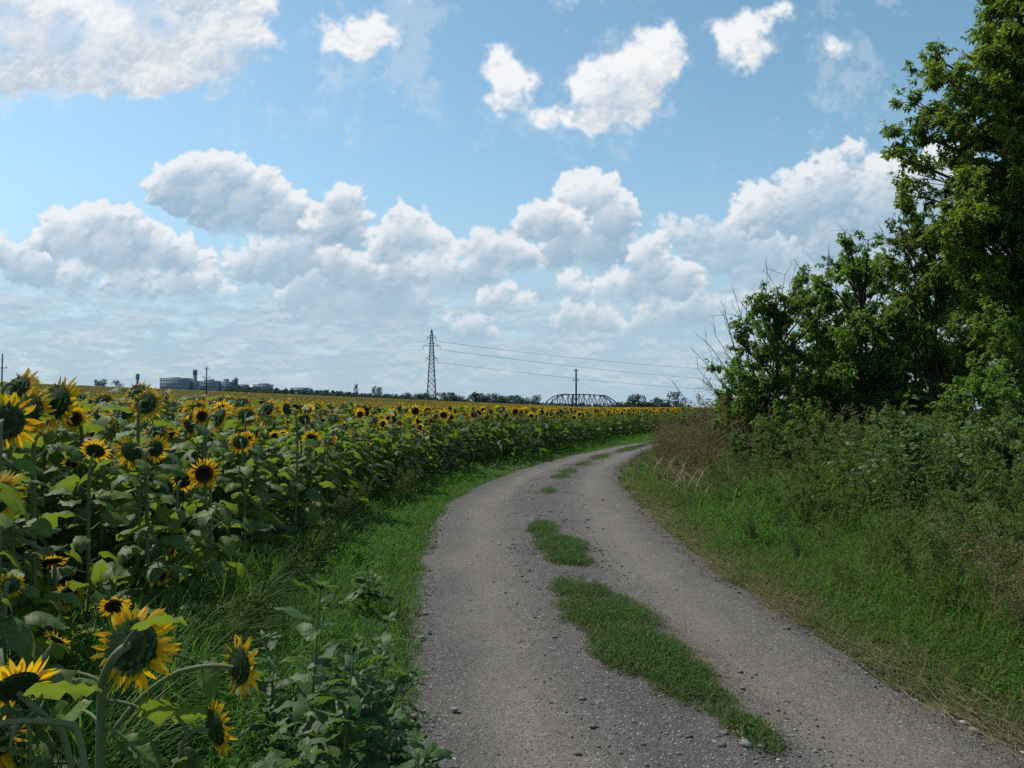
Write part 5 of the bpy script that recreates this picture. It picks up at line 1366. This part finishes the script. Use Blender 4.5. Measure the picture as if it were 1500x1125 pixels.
def pole(px, d, ytop, arms, label, brace=False, r=.15):
    x, z = zt(px, d); zt_ = EYE + (596 - ytop) / 1133 * d; H = zt_ - z
    t = empty('utility_pole', (x, d, z), .3, label=label, cat='pole', group='poles standing in the field'); m = MB(); tube(m, [(0, 0, 0), (0, 0, H)], [r, r * .75], 8); m.build('post', [M['pole_wood']], t)
    for f, w in arms:
        m = MB(); box(m, (0, 0, H * f), (2 * w, .12, .14)); 
        for s in (-.9, .9): tube(m, [(s * w, 0, H * f), (s * w, 0, H * f + .45)], .06, 5)
        m.build('crossarm', [M['pole_wood']], t)
    if brace:
        m = MB(); tube(m, [(-1.1, 0, 0), (-1.05, 0, H * .42)], [.17, .15], 7); m.build('side_post', [M['pole_wood']], t)
def blocky(px0, px1, y0, y1, d, depth, ang=0.): 
    xa, xb = ray(px0, 596)[0] * d, ray(px1, 596)[0] * d; za, zb = EYE + (596 - y1) / 1133 * d, EYE + (596 - y0) / 1133 * d
    return (xa + xb) / 2, xb - xa, za, zb
def building(label, blocks, d, mat='far_concrete', name='factory_building', windows=True, roof='far_roof', ct='building'):
    x0, w0, za, zb = blocky(*blocks[0], d, 20); base = min(blocky(*b, d, 20)[2] for b in blocks) - 8
    t = empty(name, (x0, d, base), 0, label=label, cat=ct)
    for i, bl in enumerate(blocks):
        x, w, za, zb = blocky(*bl, d, 20); dep = max(10, min(30, w * .6)); m = MB(); h = zb - base
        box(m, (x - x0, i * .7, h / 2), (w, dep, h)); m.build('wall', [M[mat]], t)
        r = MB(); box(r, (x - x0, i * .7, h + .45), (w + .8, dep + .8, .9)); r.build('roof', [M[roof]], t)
        if windows and w > 12:
            nr = max(1, int((zb - za) / 6)); 
            for q in range(nr):
                m = MB()
                for c in range(int(w / 4.5)): box(m, (x - x0 - w / 2 + 3 + c * 4.5, i * .7 - dep / 2 - .05, h - 3.2 - q * 5.5), (2.6, .3, 2.6))
                m.build('window_band', [M['far_window']], t)
    return t

def far_tree(rng, mats, n=420):
    tr, cr = MB(), MB(); tube(tr, [(0, 0, -.5), (.1, 0, .45)], [.045, .03], 6)
    for k in range(9):
        c = np.array([*(rng.normal(0, .17, 2)), rng.uniform(.34, .86)]); r = rng.uniform(.13, .24) * (1.15 - .5 * abs(c[2] - .55))
        m = n // 9; v = rng.normal(0, 1, (m, 3)); v = v / np.linalg.norm(v, axis=1)[:, None] * r * rng.uniform(.55, 1.05, (m, 1))
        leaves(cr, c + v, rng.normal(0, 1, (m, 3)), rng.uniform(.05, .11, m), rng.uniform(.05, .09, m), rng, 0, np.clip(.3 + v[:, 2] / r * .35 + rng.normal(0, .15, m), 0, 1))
    return tr, cr
def build_far():
    rng = np.random.default_rng(91)
    # pylon and its cables
    d = 290.; x, z = zt(632, d); ends = pylon(x, d, z, EYE + (596 - 480) / 1133 * d, 'lattice_pylon', 'steel lattice power pylon rising from the sunflower field')
    R = [e for s, e in ends if s > 0]; L = [e for s, e in ends if s < 0]
    for a, (px, py), nm in zip(R, [(1200, 546), (1200, 561), (1200, 575)], ('uppermost', 'middle', 'lowest')):
        cable(a, at(px, py, 520), 3.2, .055, f'{nm} cable running from the pylon to the right', 'cables running right from the pylon')
    for a, (px, py), nm in zip(L, [(-80, 528), (-80, 541), (-80, 553)], ('uppermost', 'middle', 'lowest')):
        cable(a, at(px, py, 430), 3.5, .018, f'{nm} faint cable running from the pylon to the left', 'faint cables running left from the pylon')
    pole(844, 200., 540, [(.95, .55), (.74, .9)], 'dark wooden pole in the field in front of the truss bridge', True, .28)
    pole(302, 180., 537, [(.93, .4), (.70, .8)], 'thin pole in front of the hazy factory')
    pole(2, 150., 518, [(.72, .8)], 'thin pole at the left frame edge above the sunflowers')
    # truss bridge
    d = 880.; xa = ray(793, 596)[0] * d; xb = ray(907, 596)[0] * d; zb = EYE + (596 - 598) / 1133 * d
    t = empty('truss_bridge', (xa, d, zb), 0, label='grey steel truss bridge on the horizon', cat='bridge')
    dirv = nrm(np.array([xb - xa, 26., 0])); Lb = math.hypot(xb - xa, 26.); nv = np.array([-dirv[1], dirv[0], 0]); H = (598 - 577.5) / 1133 * d
    span = [(0, .70), (.70, 1.0)]
    for k, (nm, off) in enumerate((('near_truss', 0.), ('rear_truss', 9.))):
        m = MB(); o = nv * off + (dirv * 9. if k else 0)
        n = 14; pts_b = [dirv * Lb * i / n + o for i in range(n + 1)]
        def top(i): 
            f = i / n; return H * np.interp(f, [0, .07, .15, .24, .55, .80, .92, 1], [0, .50, .82, 1, 1, .95, .56, 0])
        pt = [p + [0, 0, top(i)] for i, p in enumerate(pts_b)]
        for i in range(n):
            bar(m, pts_b[i], pts_b[i + 1], 1.1); bar(m, pt[i], pt[i + 1], 1.15)
            if 0 < i: bar(m, pts_b[i], pt[i], .6)
            bar(m, pts_b[i], pt[i + 1], .65) if i % 2 == 0 else bar(m, pt[i], pts_b[i + 1], .65)
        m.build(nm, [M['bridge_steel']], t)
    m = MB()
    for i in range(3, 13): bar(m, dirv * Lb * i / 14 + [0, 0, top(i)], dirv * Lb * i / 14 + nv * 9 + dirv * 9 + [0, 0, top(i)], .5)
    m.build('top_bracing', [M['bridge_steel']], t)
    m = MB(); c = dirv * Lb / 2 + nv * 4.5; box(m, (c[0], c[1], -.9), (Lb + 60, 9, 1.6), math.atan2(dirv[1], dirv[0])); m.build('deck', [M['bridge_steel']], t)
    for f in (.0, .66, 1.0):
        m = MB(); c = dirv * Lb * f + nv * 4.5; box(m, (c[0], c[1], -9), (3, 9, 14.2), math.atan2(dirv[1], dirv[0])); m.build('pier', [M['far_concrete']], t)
    # factory on the rise, towers
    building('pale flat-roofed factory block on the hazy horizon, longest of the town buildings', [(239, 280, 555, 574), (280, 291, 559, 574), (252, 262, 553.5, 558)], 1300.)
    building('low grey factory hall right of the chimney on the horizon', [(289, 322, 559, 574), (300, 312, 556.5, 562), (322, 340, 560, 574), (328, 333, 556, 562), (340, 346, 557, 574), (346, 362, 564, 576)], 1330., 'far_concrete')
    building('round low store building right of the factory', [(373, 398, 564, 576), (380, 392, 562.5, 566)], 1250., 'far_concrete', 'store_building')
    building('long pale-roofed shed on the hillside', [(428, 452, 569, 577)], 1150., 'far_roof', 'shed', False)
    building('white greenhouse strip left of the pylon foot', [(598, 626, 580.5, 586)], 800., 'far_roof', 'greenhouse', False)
    d = 1290.; x, w, za, zb = blocky(283, 287.4, 541.5, 572, d, 4); t = empty('factory_chimney', (x, d, za - 6), 0, label='square banded chimney tower between the factory blocks', cat='chimney'); H = zb - za + 6
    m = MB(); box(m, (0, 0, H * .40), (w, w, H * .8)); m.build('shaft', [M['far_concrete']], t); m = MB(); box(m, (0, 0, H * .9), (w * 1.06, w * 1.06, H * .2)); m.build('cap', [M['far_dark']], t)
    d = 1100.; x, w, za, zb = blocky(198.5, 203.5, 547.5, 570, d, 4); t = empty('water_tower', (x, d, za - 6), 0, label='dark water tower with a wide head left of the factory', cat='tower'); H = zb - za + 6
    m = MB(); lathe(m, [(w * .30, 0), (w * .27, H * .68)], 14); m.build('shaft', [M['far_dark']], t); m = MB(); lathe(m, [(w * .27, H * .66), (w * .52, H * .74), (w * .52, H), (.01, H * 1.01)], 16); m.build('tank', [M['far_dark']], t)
    # houses on the hillside
    hs = 0
    for px in [400, 412, 466, 478, 492, 505, 517, 531, 540, 553, 566, 578, 588, 650, 662]:
        d = rng.uniform(1150, 1500); y = np.interp(px, [390, 470, 560, 640], [571, 572.5, 577, 584]) + rng.uniform(-1, 1); w = rng.uniform(7, 13); X = ray(px, 596)[0] * d; z1 = EYE + (596 - y) / 1133 * d
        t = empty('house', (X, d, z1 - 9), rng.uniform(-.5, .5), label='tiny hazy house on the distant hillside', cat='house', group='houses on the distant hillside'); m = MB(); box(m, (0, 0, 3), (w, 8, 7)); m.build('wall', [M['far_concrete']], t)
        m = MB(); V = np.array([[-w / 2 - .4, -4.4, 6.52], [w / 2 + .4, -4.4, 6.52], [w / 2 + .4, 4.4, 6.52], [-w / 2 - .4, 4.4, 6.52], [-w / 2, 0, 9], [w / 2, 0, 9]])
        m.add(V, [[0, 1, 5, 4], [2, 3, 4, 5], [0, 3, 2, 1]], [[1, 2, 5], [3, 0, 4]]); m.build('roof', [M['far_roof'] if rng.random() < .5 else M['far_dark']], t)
    # trees: nearer dark ones one by one, then the hazy line
    pr = []
    for k in range(6):
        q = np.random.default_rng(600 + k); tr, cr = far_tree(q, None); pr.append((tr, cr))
    meshes = [[(tr.mesh('trunk', [M['hazy_bark']]), cr.mesh('crown', [M['far_leaf2' if v == 0 else 'far_leaf']])) for tr, cr in pr] for v in range(2)]
    def tree(px, ybase, ytop, d, v, wide, label, group=None):
        X = ray(px, 596)[0] * d; z0 = EYE + (596 - ybase) / 1133 * d; h = (ybase - ytop) / 1133 * d; k = int(rng.integers(6))
        t = empty('tree', (X, d, z0), rng.uniform(0, 6), label=label, cat='tree', group=group)
        for nm, me in zip(('trunk', 'crown'), meshes[v][k]):
            o = bpy.data.objects.new(nm, me); COL.objects.link(o); o.parent = t
        t.scale = (h * wide, h * wide, h)
    for px, yb, yt, wd, lb in [(737, 602, 576, 1.1, 'dark round tree in the treeline left of the bridge'), (708, 599, 580, 1.3, 'dark bushy tree left of the round one in the treeline'), (924, 604, 575, 1.0, 'largest dark tree right of the bridge, left half of the pair'), (938, 604, 577, 1.0, 'dark tree joined to the largest one right of the bridge'),
                               (963, 604, 582, 1.2, 'low dark tree between the pair and the tall one near the shrubs'), (975, 604, 584, 1.1, 'small dark tree left of the tall one near the shrubs'), (989, 605, 572, .8, 'tall narrow dark tree closest to the dead branches'), (908, 601, 588, 1.5, 'low bush at the right foot of the bridge'), (950, 602, 590, 1.4, 'low bush right of the joined trees')]:
        tree(px, yb, yt, 520., 0, wd, lb)
    for k in range(110):
        px = 360 + 640 * (k + rng.uniform(-.5, .5)) / 110
        if 786 < px < 915: continue
        yb = np.interp(px, [360, 480, 560, 640, 800, 1000], [576, 583, 588, 594, 599, 603]); hgt = np.interp(px, [360, 560, 640, 800, 1000], [7, 10, 17, 17, 13]) * rng.uniform(.6, 1.3)
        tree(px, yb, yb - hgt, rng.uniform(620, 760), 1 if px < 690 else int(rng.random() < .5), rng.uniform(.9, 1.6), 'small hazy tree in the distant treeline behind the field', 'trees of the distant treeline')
    for px, y in [(345, 552), (150, 553), (143, 554), (170, 556), (522, 562), (555, 566), (548, 563)]:
        tree(px, y + 18, y, 1000., 1, .5 if px in (345, 548, 522) else .9, 'slender hazy tree standing out on the town skyline', 'trees on the town skyline')
    # continuous far wood below them
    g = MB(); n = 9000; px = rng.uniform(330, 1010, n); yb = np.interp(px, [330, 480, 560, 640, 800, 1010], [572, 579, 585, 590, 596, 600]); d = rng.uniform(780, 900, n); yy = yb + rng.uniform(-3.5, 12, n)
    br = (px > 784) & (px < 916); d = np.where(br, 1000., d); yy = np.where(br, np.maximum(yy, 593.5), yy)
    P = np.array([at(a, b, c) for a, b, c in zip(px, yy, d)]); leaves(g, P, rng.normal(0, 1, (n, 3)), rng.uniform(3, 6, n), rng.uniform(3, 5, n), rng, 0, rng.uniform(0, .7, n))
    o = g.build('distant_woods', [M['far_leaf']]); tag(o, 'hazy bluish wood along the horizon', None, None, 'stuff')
# ------------------------------------------------------------------ sky, sun, camera
SUN_AZ, SUN_EL = -58.0, 54.0        # degrees: azimuth from +Y toward +X, elevation
def build_sky():
    w = bpy.data.worlds.new('World'); scene.world = w; w.use_nodes = True; nt = w.node_tree; nt.nodes.clear()
    sky = nt.nodes.new('ShaderNodeTexSky'); sky.sky_type = 'NISHITA'; sky.sun_disc = False; sky.sun_elevation = math.radians(SUN_EL); sky.sun_rotation = math.radians(SUN_AZ)
    sky.air_density = 1.0; sky.dust_density = .6; sky.ozone_density = 1.6; sky.altitude = 100
    hs = nt.nodes.new('ShaderNodeHueSaturation'); hs.inputs['Hue'].default_value = .477; hs.inputs['Saturation'].default_value = 1.04; hs.inputs['Value'].default_value = 1.32
    bg = nt.nodes.new('ShaderNodeBackground'); bg.inputs[1].default_value = .11; out = nt.nodes.new('ShaderNodeOutputWorld')
    nt.links.new(sky.outputs[0], hs.inputs['Color']); nt.links.new(hs.outputs[0], bg.inputs[0]); nt.links.new(bg.outputs[0], out.inputs[0])
    X, Y, rgb, A = cloud_field()
    xx = (X - 750)[None, :] / F + 0 * Y[:, None]; zz = (562.5 - Y)[:, None] / F + 0 * X[None, :]
    c, s = math.cos(PITCH), math.sin(PITCH)
    D = np.stack([xx, c - zz * s, s + zz * c], -1); D /= np.linalg.norm(D, axis=-1, keepdims=True)
    V = (D * 9000.).reshape(-1, 3) + [0, 0, EYE]
    h, wd = A.shape; i = np.arange(h * wd).reshape(h, wd)
    m = MB(); m.add(V, np.stack([i[:-1, :-1], i[1:, :-1], i[1:, 1:], i[:-1, 1:]], -1).reshape(-1, 4))
    k = NT('cloud_layer')
    col = k.attr('cloud')
    em = k.n('Emission', {'Color': col[0], 'Strength': 1.0}); tr = k.n('BsdfTransparent')
    k.done(k.n('MixShader', {0: col[3], 1: tr.outputs[0], 2: em.outputs[0]}).outputs[0])
    k.m.cycles.emission_sampling = 'NONE' if hasattr(k.m, 'cycles') else None
    o = m.build('sky', [k.m], None, True)
    at_ = o.data.attributes.new('cloud', 'FLOAT_COLOR', 'POINT')
    at_.data.foreach_set('color', np.concatenate([rgb, A[..., None]], -1).reshape(-1).astype(np.float32))
    tag(o, 'summer sky with rows of white cumulus and a pale hazy horizon', None, None, 'structure')

def build_light_and_camera():
    a, e = math.radians(SUN_AZ), math.radians(SUN_EL); d = Vector((math.sin(a) * math.cos(e), math.cos(a) * math.cos(e), math.sin(e)))
    l = bpy.data.lights.new('sun', 'SUN'); l.energy = 4.3; l.angle = math.radians(.53); l.color = (1.0, .95, .86)
    o = bpy.data.objects.new('sun', l); COL.objects.link(o); o.rotation_euler = d.to_track_quat('Z', 'Y').to_euler(); o.location = d * 50
    c = bpy.data.cameras.new('camera'); c.sensor_width = 36; c.lens = 36 * F / 1500; c.clip_start = .05; c.clip_end = 30000
    co = bpy.data.objects.new('camera', c); COL.objects.link(co); co.location = (0, 0, EYE); co.rotation_euler = (PI / 2 + PITCH, 0, 0); scene.camera = co
    vs = scene.view_settings; vs.view_transform = 'Standard'; vs.look = 'None'; vs.exposure = 0; vs.gamma = 1
    cy = scene.cycles; cy.max_bounces = 6; cy.diffuse_bounces = 3; cy.glossy_bounces = 2; cy.transmission_bounces = 4; cy.transparent_max_bounces = 8; cy.caustics_reflective = False; cy.caustics_refractive = False
    cy.use_adaptive_sampling = True; cy.adaptive_threshold = .02; cy.use_denoising = False; cy.sample_clamp_indirect = 4

import time
_t = time.time()
for fn in (build_light_and_camera, build_sky, build_ground, build_grass, build_field, build_heroes, build_weeds, build_trees, build_far):
    fn(); print(fn.__name__, round(time.time() - _t, 1), flush=True)
